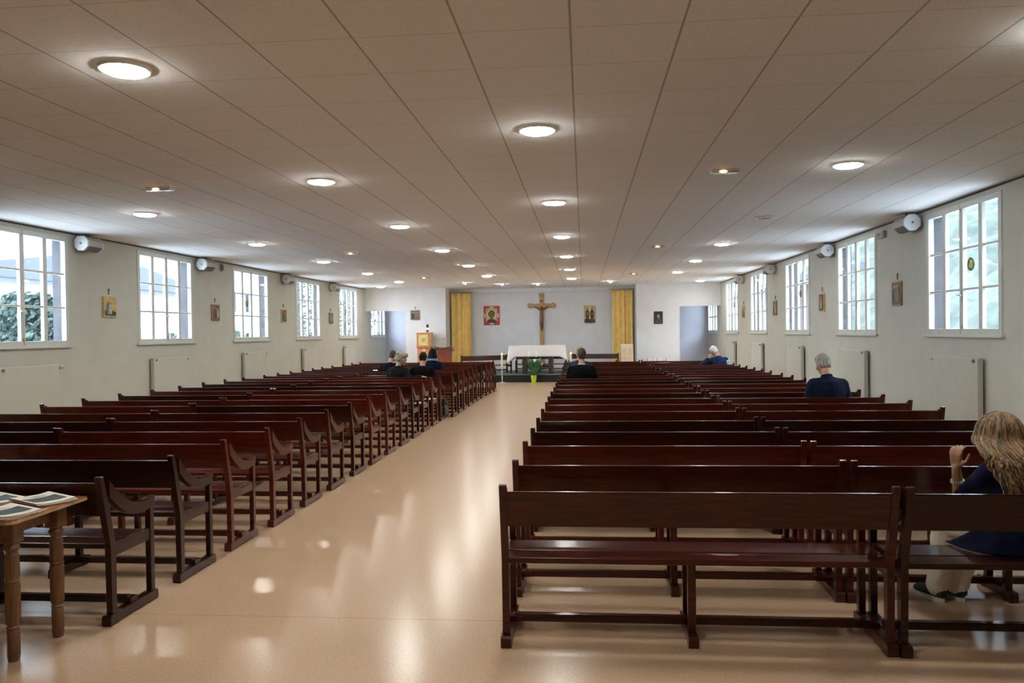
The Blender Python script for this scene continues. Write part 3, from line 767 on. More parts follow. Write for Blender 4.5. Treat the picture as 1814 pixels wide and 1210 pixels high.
for s in (-1, 1):
    tube(bm, [(s*.055, yv, 2.49), (s*.15, yv+.012, 2.545), (s*.24, yv+.028, 2.60)], [.030, .023, .017], 10)
    ball(bm, (s*.262, yv+.03, 2.615), (.026, .014, .014), 8, 6)
    tube(bm, [(s*.03, yv, 2.17), (s*.034, yv-.05, 1.98), (s*.014, yv-.012, 1.78), (s*.008, yv-.035, 1.70)], [.043, .036, .023, .02], 10)
corp = fused('figure', bm, .009, 3, 'corpus', t)
bm = NB(); tube(bm, [(0, yv-.004, 2.235), (.0, yv-.01, 2.16), (.0, yv-.02, 2.08)], [.068, .078, .070], 14, .8); obj('loincloth', bm, 'icon_face', t, True)

# ------------------------------------------------------------------ altar
t = thing('altar_table', 'dark wooden altar table on the platform under a white cloth', 'altar table', (-1.566, 26.95, .25))
bm = NB(); box(bm, -.93, .93, -.40, .40, .90, .955, .006); obj('tabletop', bm, 'altar_wood', t)
for s in (-1, 1):
    bm = NB(); prof = []
    for z, w in ((0, .085), (.06, .085), (.07, .062), (.13, .070), (.2, .085), (.26, .070), (.33, .064), (.40, .085), (.46, .070), (.53, .064), (.60, .085), (.66, .070), (.74, .064), (.80, .085), (.90, .088)): prof.append((w, z))
    n0 = prof; pts = [(s*.445+w, z) for w, z in n0]+[(s*.445-w, z) for w, z in reversed(n0)]
    prism(bm, pts, 'y', -.33, .33); obj('leg', bm, 'altar_wood', t)
bm = NB(); box(bm, -.38, .38, -.03, .03, .20, .29, .005); obj('stretcher', bm, 'altar_wood', t)
# the cloth
def altar_cloth():
    bm = NB(); hw, hd, top = .945, .415, 1.212
    per = []
    # perimeter points walking round the table edge, with the drop of the hem at each
    N = 160
    def edge(u):
        P = 2*(2*hw+2*hd); d = u*P
        for (x0, y0, x1, y1) in ((-hw, -hd, hw, -hd), (hw, -hd, hw, hd), (hw, hd, -hw, hd), (-hw, hd, -hw, -hd)):
            l = math.hypot(x1-x0, y1-y0)
            if d <= l: return x0+(x1-x0)*d/l, y0+(y1-y0)*d/l, (y1-y0)/l, -(x1-x0)/l
            d -= l
        return x0, y0, 0, -1
    rings = [[] for _ in range(9)]
    for k in range(N):
        x, y, nx, ny = edge((k+.5)/N)
        dc = min(abs(abs(x)-hw)+abs(abs(y)-hd), .5)          # distance to the nearest corner
        corner = max(0, 1-dc/.20)
        side = abs(nx) > .5
        drop = .375+corner*(.20 if x < 0 else .12)
        if side: drop = .40+corner*.2
        for r in range(9):
            f = r/8
            out = .012+.03*f*sin(k*.55)*(.5 if side else .25)+corner*.055*f**1.3
            cx = (1 if x > 0 else -1)*corner*.05*f
            rings[r].append(bm.verts.new((x+nx*out+cx, y+ny*out, top-drop*f-(.0 if r else 0))))
    for r in range(8):
        for k in range(N):
            bm.faces.new((rings[r][k], rings[r][(k+1) % N], rings[r+1][(k+1) % N], rings[r+1][k]))
    bm.faces.new(rings[0])
    return bm
o = obj('altar_cloth', altar_cloth(), 'linen', smooth=True, loc=(-1.566, 26.95, 0))
md = o.modifiers.new('s', 'SOLIDIFY'); md.thickness = .004
tag(o, 'white linen cloth hanging over the altar table with drooping corners', 'altar cloth')

# ------------------------------------------------------------------ standing candles
def candle_pair(x, y, wh):
    t = thing('candle_stand', 'slim pale metal candle stand on the floor, %s of the altar' % wh, 'candle stand', (x, y, 0))
    bm = NB(); lathe(bm, [(.001, .0), (.135, .0), (.135, .012), (.03, .028), (.001, .03)], 24); obj('foot', bm, 'silver', t, True)
    bm = NB(); lathe(bm, [(.016, .02), (.016, .16), (.026, .18), (.026, .20), (.013, .22), (.013, .30), (.024, .32), (.013, .34), (.012, .50)], 14); obj('stem', bm, 'silver', t, True)
    bm = NB(); lathe(bm, [(.012, .49), (.03, .497), (.062, .510), (.066, .522), (.058, .522), (.04, .512), (.001, .511)], 20); obj('drip_dish', bm, 'silver', t, True)
    c = thing('candle', 'thick ivory candle burning on the stand %s of the altar' % wh, 'candle', (x, y, .5115))
    bm = NB(); lathe(bm, [(.001, .0), (.034, .0), (.034, .405), (.027, .412), (.001, .404)], 20); obj('wax', bm, 'wax', c, True)
    bm = NB(); tube(bm, [(0, 0, .40), (0, 0, .425)], .003, 6); obj('wick', bm, 'icon_dark', c)
    bm = NB(); lathe(bm, [(.001, .417), (.013, .428), (.015, .440), (.009, .460), (.001, .480)], 12); obj('flame', bm, 'flame', c, 'all')
candle_pair(-2.705, 26.0, 'left'); candle_pair(-.43, 26.0, 'right')

# ------------------------------------------------------------------ peace lily
t = thing('potted_plant', 'peace lily with white blooms in a lime green pot before the altar', 'potted plant', (-1.66, 26.05, 0))
bm = NB(); lathe(bm, [(.001, .0), (.072, .0), (.098, .225), (.104, .225), (.104, .24), (.094, .24), (.088, .21), (.001, .205)], 4*7); obj('pot', bm, 'lime', t, True)
bm = NB(); lathe(bm, [(.001, .212), (.088, .211)], 20); obj('soil', bm, 'soil', t)
rng = random.Random(3)
def leafblade(bm, base, tip, w, bend):
    base = Vector(base); tip = Vector(tip); d = tip-base
    sidev = d.cross(Vector((0, 0, 1))).normalized(); L = []
    for k in range(8):
        f = k/7; c = base+d*f+Vector((0, 0, bend*sin(f*pi*.9)))
        ww = .006+w*max(0, sin(min(1, max(0, (f-.25)/.75))*pi))**.8
        if k == 7: ww = .002
        L.append((bm.verts.new(c-sidev*ww+Vector((0, 0, .25*ww))), bm.verts.new(c), bm.verts.new(c+sidev*ww+Vector((0, 0, .25*ww)))))
    for a, b in zip(L, L[1:]):
        bm.faces.new((a[0], a[1], b[1], b[0])); bm.faces.new((a[1], a[2], b[2], b[1]))
for k in range(72):
    a = rng.uniform(0, 2*pi); r = rng.uniform(.13, .43); z = rng.uniform(.30, .86)-.7*max(0, r-.18)
    bm = NB(); leafblade(bm, (cos(a)*.03, sin(a)*.03, .21), (cos(a)*r, sin(a)*r, max(.24, z)), rng.uniform(.036, .058), rng.uniform(.06, .18)); obj('leaf', bm, 'leaf', t, 'all')
for x, y, z in ((-.155, -.03, .86), (.085, -.02, .83), (.03, -.09, .68), (.26, 0, .56)):
    bm = NB(); tube(bm, [(x*.1, y*.1, .22), (x*.6, y*.6, z*.6), (x, y, z-.02)], [.006, .005, .004], 6); ok = obj('flower_stalk', bm, 'leaf', t, True)
    bm = NB(); leafblade(bm, (x, y, z-.03), (x+.015, y+.02, z+.19 if z > .8 else z+.10), .062, .0); tube(bm, [(x, y-.012, z), (x+.004, y-.016, z+.06)], .009, 6); obj('bloom', bm, 'bloom', t, 'all')

# ------------------------------------------------------------------ curtains
def curtain(x0, x1, z0, z1, label, seed):
    t = thing('curtain', label, 'curtain', ((x0+x1)/2, YREC-.24, 0))
    w = x1-x0; rng = random.Random(seed); ph = rng.uniform(0, 6)
    def f(u, v):
        x = (-.5+u)*w*(1-.03*sin(pi*v))
        y = .07*sin(u*2*pi*4.3+ph+1.1*sin(5*u+ph))*(.45+.55*v**.4)+.022*sin(u*47+ph)*(.5+.5*v)
        return Vector((x+.012*sin(u*40+ph)*v, y, z1+(z0-z1)*v))
    bm = NB(); quadgrid(bm, f, 110, 14)
    o = obj('cloth', bm, 'curtain', t, 'all'); md = o.modifiers.new('s', 'SOLIDIFY'); md.thickness = .004
    bm = NB(); tube(bm, [(-w/2-.06, 0, z1+.02), (w/2+.06, 0, z1+.02)], .012, 10)
    for s in (-1, 1): ball(bm, (s*(w/2+.07), 0, z1+.02), .02, 10, 8); tube(bm, [(s*w*.45, 0, z1+.02), (s*w*.45, .23, z1+.02)], .007, 6)
    obj('rail', bm, 'brass', t, True)
curtain(-4.95, -4.17, .27, 3.16, 'floor-length yellow curtain at the left side of the recess', 4)
curtain(1.03, 1.80, .27, 3.17, 'floor-length yellow curtain at the right side of the recess', 9)

# ------------------------------------------------------------------ benches on the platform
def bench(label, c, rz, L, front=False):
    t = thing('sanctuary_bench', label, 'bench', (c[0], c[1], .25), rz, 'benches behind the altar')
    h = L/2
    bm = NB(); box(bm, -h+.03, h-.03, .0, .022, .455, .625, .005); obj('backrest', bm, 'altar_wood', t)
    bm = NB(); box(bm, -h, h, -.34, .0, .275, .305, .005); obj('seat', bm, 'altar_wood', t)
    for s in (-1, 1):
        x0, x1 = sorted((s*h, s*(h-.05)))
        bm = NB(); box(bm, x0, x1, -.01, .04, 0, .65, .005); obj('rear_leg', bm, 'altar_wood', t)
        bm = NB(); box(bm, x0, x1, -.36, -.31, 0, .42, .005); obj('front_leg', bm, 'altar_wood', t)
        bm = NB(); box(bm, x0+.005, x1-.005, -.31, -.01, .225, .27, .004); obj('side_rail', bm, 'altar_wood', t)
    bm = NB(); box(bm, -h+.05, h-.05, -.02, .02, .10, .14, .004); obj('stretcher', bm, 'altar_wood', t)
bench('low dark bench angled beside the left curtain on the platform', (-3.42, 27.08), .52, 1.75)
bench('low dark bench behind the altar, half hidden by the white cloth', (-1.50, 27.90), 0, 1.80)
bench('low dark bench on the platform between the altar and the right curtain', (.36, 27.78), -.20, 1.72)

# ------------------------------------------------------------------ lectern and microphone
t = thing('lectern', 'reddish wooden lectern with a flaring book top beside the left pews', 'lectern', (-4.5, 25.25, 0))
bm = NB(); prism(bm, [(-.20, .05), (.20, .05), (.225, .6), (.20, 1.10), (-.20, 1.10), (-.225, .6)], 'y', -.15, .15)
bmesh.ops.bevel(bm, geom=[e for e in bm.edges], offset=.006, segments=1, affect='EDGES'); obj('body', bm, 'lectern', t)
bm = NB(); box(bm, -.26, .26, -.2, .2, 0, .05, .008); obj('base', bm, 'lectern_dark', t)
bm = NB(); prism(bm, [(-.21, 1.10), (.21, 1.10), (.21, 1.118), (-.21, 1.118)], 'y', -.17, .17); obj('collar', bm, 'orange_wood', t)
bm = NB(); prism(bm, [(-.31, 1.242), (-.03, 1.19), (.235, 1.248), (.305, 1.085), (.235, 1.118), (-.225, 1.118)], 'y', -.2, .2)
bmesh.ops.bevel(bm, geom=[e for e in bm.edges], offset=.004, segments=1, affect='EDGES'); obj('book_rest', bm, 'lectern_dark', t)
bm = NB(); box(bm, -.25, .22, -.212, -.198, 1.120, 1.135, .003); obj('front_ledge', bm, 'lectern', t)
t = thing('microphone', 'thin gooseneck microphone standing on the lectern', 'microphone', (-4.315, 25.25, 1.222))
bm = NB(); lathe(bm, [(.001, 0), (.022, 0), (.022, .02), (.01, .03), (.001, .03)], 14); obj('socket', bm, 'bloom', t, True)
bm = NB(); tube(bm, smoothcurve([(0, 0, .02), (-.03, -.01, .08), (-.10, -.03, .17), (-.17, -.05, .255)], 5), .006, 6); obj('gooseneck', bm, 'silver', t, True)
bm = NB(); tube(bm, [(-.165, -.049, .25), (-.175, -.052, .262), (-.19, -.056, .28)], [.010, .014, .012], 10); obj('capsule', bm, 'icon_dark', t, True)

# ------------------------------------------------------------------ tabernacle cabinet and its lamp
t = thing('tabernacle_cabinet', 'tall cherry-wood cabinet with a gold door against the left front wall', 'cabinet', (-5.675, 27.93, 0))
bm = NB(); box(bm, -.25, .25, -.22, .22, 1.19, 1.69, .006); obj('upper_body', bm, 'orange_wood', t)
bm = NB(); box(bm, -.235, .235, -.20, .22, .05, 1.165, .006); obj('lower_body', bm, 'orange_wood', t)
bm = NB(); box(bm, -.285, .285, -.25, .24, 1.69, 1.715, .006); obj('top', bm, 'pale_wood', t)
bm = NB(); box(bm, -.275, .275, -.24, .23, 1.165, 1.19, .005); obj('middle_ledge', bm, 'orange_wood', t)
bm = NB(); box(bm, -.27, .27, -.23, .23, 0, .05, .005); obj('plinth', bm, 'orange_wood', t)
bm = NB(); box(bm, -.175, .165, -.232, -.22, 1.24, 1.63, .004); d = obj('door', bm, 'icon_yellow', t, label='gold door')
bm = NB(); lathe(bm, [(.001, -.036), (.075, -.034), (.075, -.030), (.001, -.030)], 24, (-.005, -.205, 1.43), 'y'); obj('medallion', bm, 'gold', d)
bm = NB(); ball(bm, (.015, -.245, 1.435), .012, 10, 8); obj('keyhole_knob', bm, 'lectern_dark', d, True)
for k, z in enumerate((1.075, .955, .83, .70)):
    bm = NB(); r = (.062, .074, .062, .074)[k]
    prism(bm, [(-r, z), (0, z-r*.85), (r, z), (0, z+r*.85)] if k % 2 else [(r*cos(2*pi*q/12), z+r*.85*sin(2*pi*q/12)) for q in range(12)], 'y', -.208, -.2); obj('inlay', bm, 'pale_wood', t)
bm = NB(); box(bm, .248, .262, -.2, .2, 1.2, 1.68, .003); obj('side_moulding', bm, 'pale_wood', t)
t = thing('vigil_lamp', 'small dark vigil lamp with a glowing red flame on the tabernacle cabinet', 'lamp', (-5.56, 27.87, 1.715))
bm = NB(); lathe(bm, [(.001, 0), (.05, 0), (.05, .02), (.035, .04), (.03, .09), (.001, .09)], 18); obj('foot', bm, 'icon_dark', t, True)
bm = NB(); lathe(bm, [(.028, .09), (.04, .10), (.042, .15), (.034, .155), (.001, .155)], 18); obj('flame_glass', bm, 'red_flame', t, 'all')
bm = NB(); lathe(bm, [(.044, .155), (.045, .20), (.036, .26), (.014, .285), (.001, .29)], 18); obj('hood', bm, 'icon_dark', t, True)

# ------------------------------------------------------------------ pale cupboard and chest at the right
t = thing('birch_cupboard', 'pale birch cupboard standing before the right yellow curtain', 'cupboard', (1.455, 27.05, .25))
bm = NB(); box(bm, -.20, .20, -.15, .15, .04, .93, .005); obj('body', bm, 'birch', t)
bm = NB(); box(bm, -.212, .212, -.165, .16, .93, .96, .005); obj('top', bm, 'white', t)
for x0, x1, kx in ((-.185, -.004, -.03), (.004, .185, .03)):
    bm = NB(); box(bm, x0, x1, -.164, -.15, .07, .90, .004); d = obj('door', bm, 'birch', t)
    bm = NB(); box(bm, x0+.035, x1-.035, -.168, -.163, .14, .83, .003); obj('door_panel', bm, 'pale_wood', d)
    bm = NB(); ball(bm, (kx, -.175, .5), .012, 8, 6); obj('knob', bm, 'brass', d, True)
bm = NB(); box(bm, -.19, .19, -.14, .14, 0, .04, .003); obj('plinth', bm, 'birch', t)
t = thing('low_chest', 'low brown wooden chest behind the last pews below the right front wall', 'chest', (2.45, 27.75, 0))
bm = NB(); box(bm, -.37, .37, -.2, .2, .06, .66, .006); obj('body', bm, 'lectern', t)
bm = NB(); box(bm, -.40, .40, -.22, .22, .66, .69, .005); obj('lid', bm, 'lectern', t)
for x in (-.33, .33):
    for y in (-.16, .16): bm = NB(); box(bm, x-.03, x+.03, y-.03, y+.03, 0, .06, .004); obj('foot', bm, 'lectern_dark', t)
bm = NB(); box(bm, -.43, .43, -.225, .225, .69, .70, .003); box(bm, -.43, .43, -.232, -.225, .615, .70, .002); box(bm, -.435, -.43, -.225, .225, .58, .70, .002); box(bm, .43, .435, -.225, .225, .58, .70, .002)
bm.verts.ensure_lookup_table()
o = obj('woven_runner', bm, 'woven', loc=(2.45, 27.75, 0)); tag(o, 'white and red striped woven runner laid over the low brown chest', 'table runner')

# ------------------------------------------------------------------ table with magazines
t = thing('side_table', 'wooden table with turned legs carrying magazines beside the left pews', 'table', (-3.42, 3.95, 0))
def T(x, y): return (x+3.42, y-3.95)
bm = NB(); a, b = T(-4.05, 3.655); c, d = T(-2.825, 4.25)
prism(bm, [(a, b), (c-.035, b), (c-.01, b+.012), (c, b+.04), (c-.0, d), (a, d)], 'z', .757, .772); obj('tabletop', bm, 'table_edge', t)
bm = NB(); prism(bm, [(a+.003, b+.003), (c-.038, b+.003), (c-.013, b+.015), (c-.003, b+.042), (c-.003, d-.003), (a+.003, d-.003)], 'z', .772, .780); obj('veneer', bm, 'table_top', t)
TL = [(-2.985, 3.855), (-2.972, 4.185), (-3.89, 3.855), (-3.89, 4.185)]
for x, y in TL:
    u, v = T(x, y)
    bm = NB(); lathe(bm, [(.001, 0), (.027, .0), (.031, .03), (.031, .16), (.027, .165), (.034, .175), (.027, .185), (.035, .20), (.037, .40), (.031, .405), (.038, .418), (.031, .428), (.036, .44), (.034, .55), (.026, .565), (.040, .595), (.030, .615), (.03, .625)], 20, (u, v, 0))
    lg = obj('leg', bm, 'table_leg', t, True)
    bm = NB(); box(bm, u-.041, u+.041, v-.041, v+.041, .62, .757, .004); obj('leg_block', bm, 'table_leg', lg)
for (p, q) in ((0, 1), (2, 3), (0, 2), (1, 3)):
    (x0, y0), (x1, y1) = T(*TL[p]), T(*TL[q]); bm = NB()
    if abs(x0-x1) < .05: box(bm, x0-.012, x0+.012, y0+.04, y1-.04, .66, .757, .002)
    else: box(bm, x1+.04, x0-.04, y0-.012, y0+.012, .66, .757, .002)
    obj('apron', bm, 'table_leg', t)
def magazine(cx, cy, rz, z, dx, seed, top, label, group):
    t = thing('magazine', label, 'magazine', (cx, cy, z), rz, group)
    w, h = .105, .148
    def cz(u): return .0038+.010*max(0, (abs(u-.5)-.22))**1.2*4*(1 if top else .6)
    bm = NB(); nu = 10
    up = [[bm.verts.new(((-1+2*i/nu)*w, (-1+2*j)*h, cz(i/nu))) for j in (0, 1)] for i in range(nu+1)]
    dn = [[bm.verts.new(((-1+2*i/nu)*w, (-1+2*j)*h, max(0, cz(i/nu)-.0036))) for j in (0, 1)] for i in range(nu+1)]
    for i in range(nu):
        bm.faces.new((up[i][0], up[i+1][0], up[i+1][1], up[i][1])); bm.faces.new((dn[i][1], dn[i+1][1], dn[i+1][0], dn[i][0]))
        for j in (0, 1): bm.faces.new((up[i][j], up[i+1][j], dn[i+1][j], dn[i][j]))
    for i in (0, nu): bm.faces.new((up[i][0], up[i][1], dn[i][1], dn[i][0]))
    obj('pages', bm, 'paper', t, True)
    if top:
        def patch(x0, x1, y0, y1, m, dz, nm):
            bm = NB()
            quadgrid(bm, lambda u, v: Vector((x0+(x1-x0)*u, y0+(y1-y0)*v, cz(.5+(x0+(x1-x0)*u)/(2*w))+dz)), 8, 2); obj(nm, bm, m, t, True)
        patch(-.088, .088, -.045, .098, 'print_dark' if seed != 2 else 'print_blue', .0006, 'cover_photo')
        for k in range(3): patch(-.06+.01*k, .02+.015*k, -.078-.012*k, -.072-.012*k, 'print_ink', .0006, 'caption_line')
for (cx, cy, rz, nm, sd, n) in ((-2.977, 4.095, -2.05, 'right-hand', 1, 4), (-3.275, 4.10, -2.08, 'far left', 2, 3), (-2.985, 3.80, -2.02, 'near left', 3, 3)):
    for k in range(n):
        top = k == n-1
        magazine(cx+random.uniform(-.006, .006), cy+random.uniform(-.006, .006), rz+random.uniform(-.05, .05), .7805+.0041*k, 0, sd, top,
                 ('top magazine with a dark photo cover on the %s pile of the table' if top else 'magazine lying under the top one in the %s pile on the table') % nm, None if top else 'magazines in the %s pile' % nm)

# booklets and a bag left between the left pews
def seat_book(x, y, label):
    t = thing('booklet', label, 'booklet', (x, y, .4755), random.uniform(-.3, .3))
    bm = NB(); box(bm, -.075, .075, -.1, .1, 0, .012, .002); obj('pages', bm, 'paper', t)
    bm = NB(); box(bm, -.077, .077, -.102, .102, .012, .014, .001); obj('cover', bm, 'white', t)
seat_book(-2.82, 13.38, 'white booklet lying on the aisle end of a left pew, nearer of two')
seat_book(-2.80, 14.18, 'white booklet lying on the aisle end of a left pew, farther of two')
t = thing('rucksack', 'dark grey-green bag leaning on the floor at the aisle end of a left pew', 'bag', (-2.80, 15.43, 0), .2)
bm = NB(); ball(bm, (0, 0, .2), (.125, .085, .22), 18, 12); ball(bm, (0, .0, .10), (.135, .095, .10), 16, 10); fused('body', bm, .014, 3, 'bag', t)
bm = NB(); ball(bm, (.03, -.07, .15), (.085, .03, .11), 14, 10); obj('front_pocket', bm, 'bag_grey', t, 'all')
for s in (-1, 1):
    bm = NB(); tube(bm, smoothcurve([(s*.05, .04, .36), (s*.06, .09, .30), (s*.07, .095, .17), (s*.08, .07, .06)], 4), .012, 8, .4); obj('strap', bm, 'bag_grey', t, True)

# ------------------------------------------------------------------ outside
bm = NB(); box(bm, XL-60, XL-TH-.02, -30, 90, -.5, -.35); struct('ground_left', bm, 'ground')
bm = NB(); box(bm, XR+TH+.02, XR+70, -30, 90, -.5, -.35); struct('ground_right', bm, 'ground')
def house(label, x, y, w, d, h, roof, nwin, floors, rz=0):
    t = thing('house', label, 'house', (x, y, -.35), rz, 'houses outside the left windows')
    bm = NB(); box(bm, -w/2, w/2, -d/2, d/2, 0, h); obj('walls', bm, 'render_white', t)
    bm = NB()
    prism(bm, [(-d/2-.4, h-.15), (d/2+.4, h-.15), (d/2+.3, h+.1), (0, h+roof), (-d/2-.3, h+.1)], 'x', -w/2-.4, w/2+.4); obj('roof', bm, 'roof_slate', t)
    for fl in range(floors):
        for k in range(nwin):
            yv = -d/2+(k+.5)*d/nwin; z = .9+fl*2.8
            bm = NB(); box(bm, w/2-.05, w/2+.03, yv-.5, yv+.5, z, z+1.3, .02); f = obj('window', bm, 'dark_window', t)
            bm = NB(); box(bm, w/2+.03, w/2+.05, yv-.03, yv+.03, z, z+1.3); box(bm, w/2+.0, w/2+.08, yv-.6, yv+.6, z-.1, z); obj('window_sill', bm, 'render_white', f)
    bm = NB(); box(bm, -.4, .4, d*.2, d*.2+.7, h+roof*.3, h+roof+.7); obj('chimney', bm, 'render_white', t)
house('low white house with a grey roof seen through the nearest left window', -24, 31, 8, 15, 4.3, 1.3, 4, 1, .0)
house('tall white house behind the low one outside the nearest left window', -41, 44, 9, 13, 8.6, 3, 4, 3, .0)
house('tall white apartment house seen through the second left window', -29, 51, 10, 16, 9.5, 2.4, 6, 3)
house('white apartment house seen through the third left window', -22, 68, 8, 14, 9, 2, 5, 3)
def tree(name, label, x, y, h, r, trunk, m, n, seed, group, flat=1.):
    t = thing(name, label, 'tree' if trunk else 'shrub', (x, y, -.35), 0, group); rng = random.Random(seed)
    bm = NB(); tube(bm, [(0, 0, 0), (.05, .02, h*.5), (0, .05, h*.92)], [.05*r+.03, .04*r+.02, .02], 8); obj('trunk', bm, 'bark', t, True)
    bm = NB()
    for k in range(int(n*2.2)):
        a = rng.uniform(0, 2*pi); v = rng.uniform(0, 1); zz = trunk+(h-trunk)*v
        rad = r*(1-.75*v)*rng.uniform(.5, 1.02) if flat != 1 else r*math.sqrt(max(0, 1-(2*v-1)**2))*rng.uniform(.55, 1.05)
        c = Vector((cos(a)*rad, sin(a)*rad, zz)); s = rng.uniform(.05, .11)*(.6+.25*r)
        n1 = Vector((rng.uniform(-1, 1), rng.uniform(-1, 1), rng.uniform(-.6, 1))).normalized(); u = n1.orthogonal().normalized()*s; w = n1.cross(u)*.6
        bm.faces.new([bm.verts.new(p) for p in (c-u, c-w*.8, c+u, c+w)])
    obj('foliage', bm, m, t)
G = 'trees outside the windows'
tree('dark_tree', 'tall green tree behind the white houses outside the nearest left window', -44, 63, 19, 6.5, 2, 'tree_blue', 2600, 31, G)
tree('cedar_tree', 'spreading green cedar outside the nearest left window', -13.4, 18.0, 3.1, 1.9, .5, 'tree_blue', 2600, 1, G, flat=.5)
tree('shrub', 'rounded green shrub low outside the nearest left window', -12.0, 13.9, 1.75, .9, .2, 'tree_leaf', 900, 2, G)
tree('shrub', 'green shrub outside the second left window', -11.3, 21.6, 2.1, .8, .2, 'tree_blue', 1100, 3, G)
tree('shrub', 'green shrub outside the third left window', -12.6, 27.3, 2.2, 1.1, .2, 'tree_leaf', 1100, 4, G)
tree('autumn_shrub', 'orange autumn shrub outside the third left window', -11.0, 29.4, 1.95, .75, .2, 'tree_autumn', 800, 5, G)
tree('dark_tree', 'tall dark green tree outside the fourth left window', -15, 40.5, 6.0, 2.0, .6, 'tree_blue', 2200, 6, G)
tree('autumn_shrub', 'orange autumn shrub outside the fourth left window', -11.2, 32.6, 1.95, .9, .2, 'tree_autumn', 900, 7, G)
tree('dark_tree', 'dark green tree outside the farthest left window', -14, 45.5, 6.0, 1.8, .6, 'tree_leaf', 2000, 8, G)
tree('autumn_shrub', 'orange autumn shrub outside the farthest left window', -11.4, 38.4, 1.9, .9, .2, 'tree_autumn', 900, 9, G)
t = thing('parked_car', 'white parked car outside the nearest left window', 'car', (-14.5, 22.2, -.35), 1.5)
bm = NB(); prism(bm, [(-2, .35), (2, .35), (2.05, .75), (1.3, .9), (.7, 1.4), (-1.2, 1.42), (-1.9, .95), (-2.05, .8)], 'y', -.8, .8); obj('body', bm, 'car_white', t)
for x in (-1.3, 1.25):
    for y in (-.82, .64): bm = NB(); lathe(bm, [(.001, 0), (.32, 0), (.32, .18), (.001, .18)], 18, (x, y, .32), 'y'); obj('wheel', bm, 'rubber_dark', t)
bm = NB(); prism(bm, [(-1.0, .95), (.95, .95), (.62, 1.34), (-.95, 1.36)], 'y', -.81, .81); obj('side_window', bm, 'dark_window', t)
# wooded hillside beyond the right windows
bm = NB()
def hill(u, v):
    y = -20+110*u; d = v*45
    z = -.4+d*.62+2.0*noise.noise(Vector((y*.09, d*.09, 2)))*min(1, d/6)+.8*noise.noise(Vector((y*.4, d*.4, 5)))*min(1, d/6)+.4*noise.noise(Vector((y*1.1, d*1.1, 9)))*min(1, d/5)
    return Vector((XR+6.5+d, y, z))
quadgrid(bm, hill, 260, 110)
o = obj('hillside', bm, 'hill', smooth='all'); o['kind'] = 'structure'
t = thing('annex_building', 'masonry annex with an overhanging eave outside the far right windows', 'building', (9.6, 44, -.35))
bm = NB(); box(bm, -1.8, .4, -13, 12, 0, 3.7); obj('walls', bm, 'brick', t)
bm = NB(); prism(bm, [(-2.5, 3.6), (1.0, 4.3), (1.0, 4.5), (-2.5, 3.8)], 'y', -13.6, 12.5); obj('roof', bm, 'roof_slate', t)
for k in range(4): bm = NB(); box(bm, -1.83, -1.76, -11+6*k, -9.6+6*k, .9, 2.3, .02); obj('window', bm, 'dark_window', t)

# ------------------------------------------------------------------ light: overcast sky, and the lamps themselves
w = bpy.data.worlds.new('overcast'); w.use_nodes = True; SC.world = w
bg = w.node_tree.nodes['Background']; L_ = w.node_tree.links.new
tc = w.node_tree.nodes.new('ShaderNodeTexCoord'); sp = w.node_tree.nodes.new('ShaderNodeSeparateXYZ'); L_(tc.outputs['Generated'], sp.inputs[0])
rp = w.node_tree.nodes.new('ShaderNodeValToRGB'); rp.color_ramp.elements[0].position = .0; rp.color_ramp.elements[1].position = .8
rp.color_ramp.elements[0].color = (.70, .84, 1, 1); rp.color_ramp.elements[1].color = (.86, .93, 1, 1)
L_(sp.outputs[2], rp.inputs[0]); L_(rp.outputs[0], bg.inputs['Color']); bg.inputs['Strength'].default_value = SKY
vs = SC.view_settings; vs.view_transform = 'Standard'; vs.look = 'None'; vs.gamma = 1; vs.exposure = EXPO; vs.use_curve_mapping = False
cy = SC.cycles
cy.use_denoising = True
try: cy.denoiser = 'OPENIMAGEDENOISE'; cy.denoising_input_passes = 'RGB_ALBEDO_NORMAL'
except Exception: pass
cy.max_bounces = 10; cy.diffuse_bounces = 6; cy.glossy_bounces = 4; cy.transparent_max_bounces = 12
cy.sample_clamp_indirect = 6; cy.caustics_reflective = False; cy.caustics_refractive = False
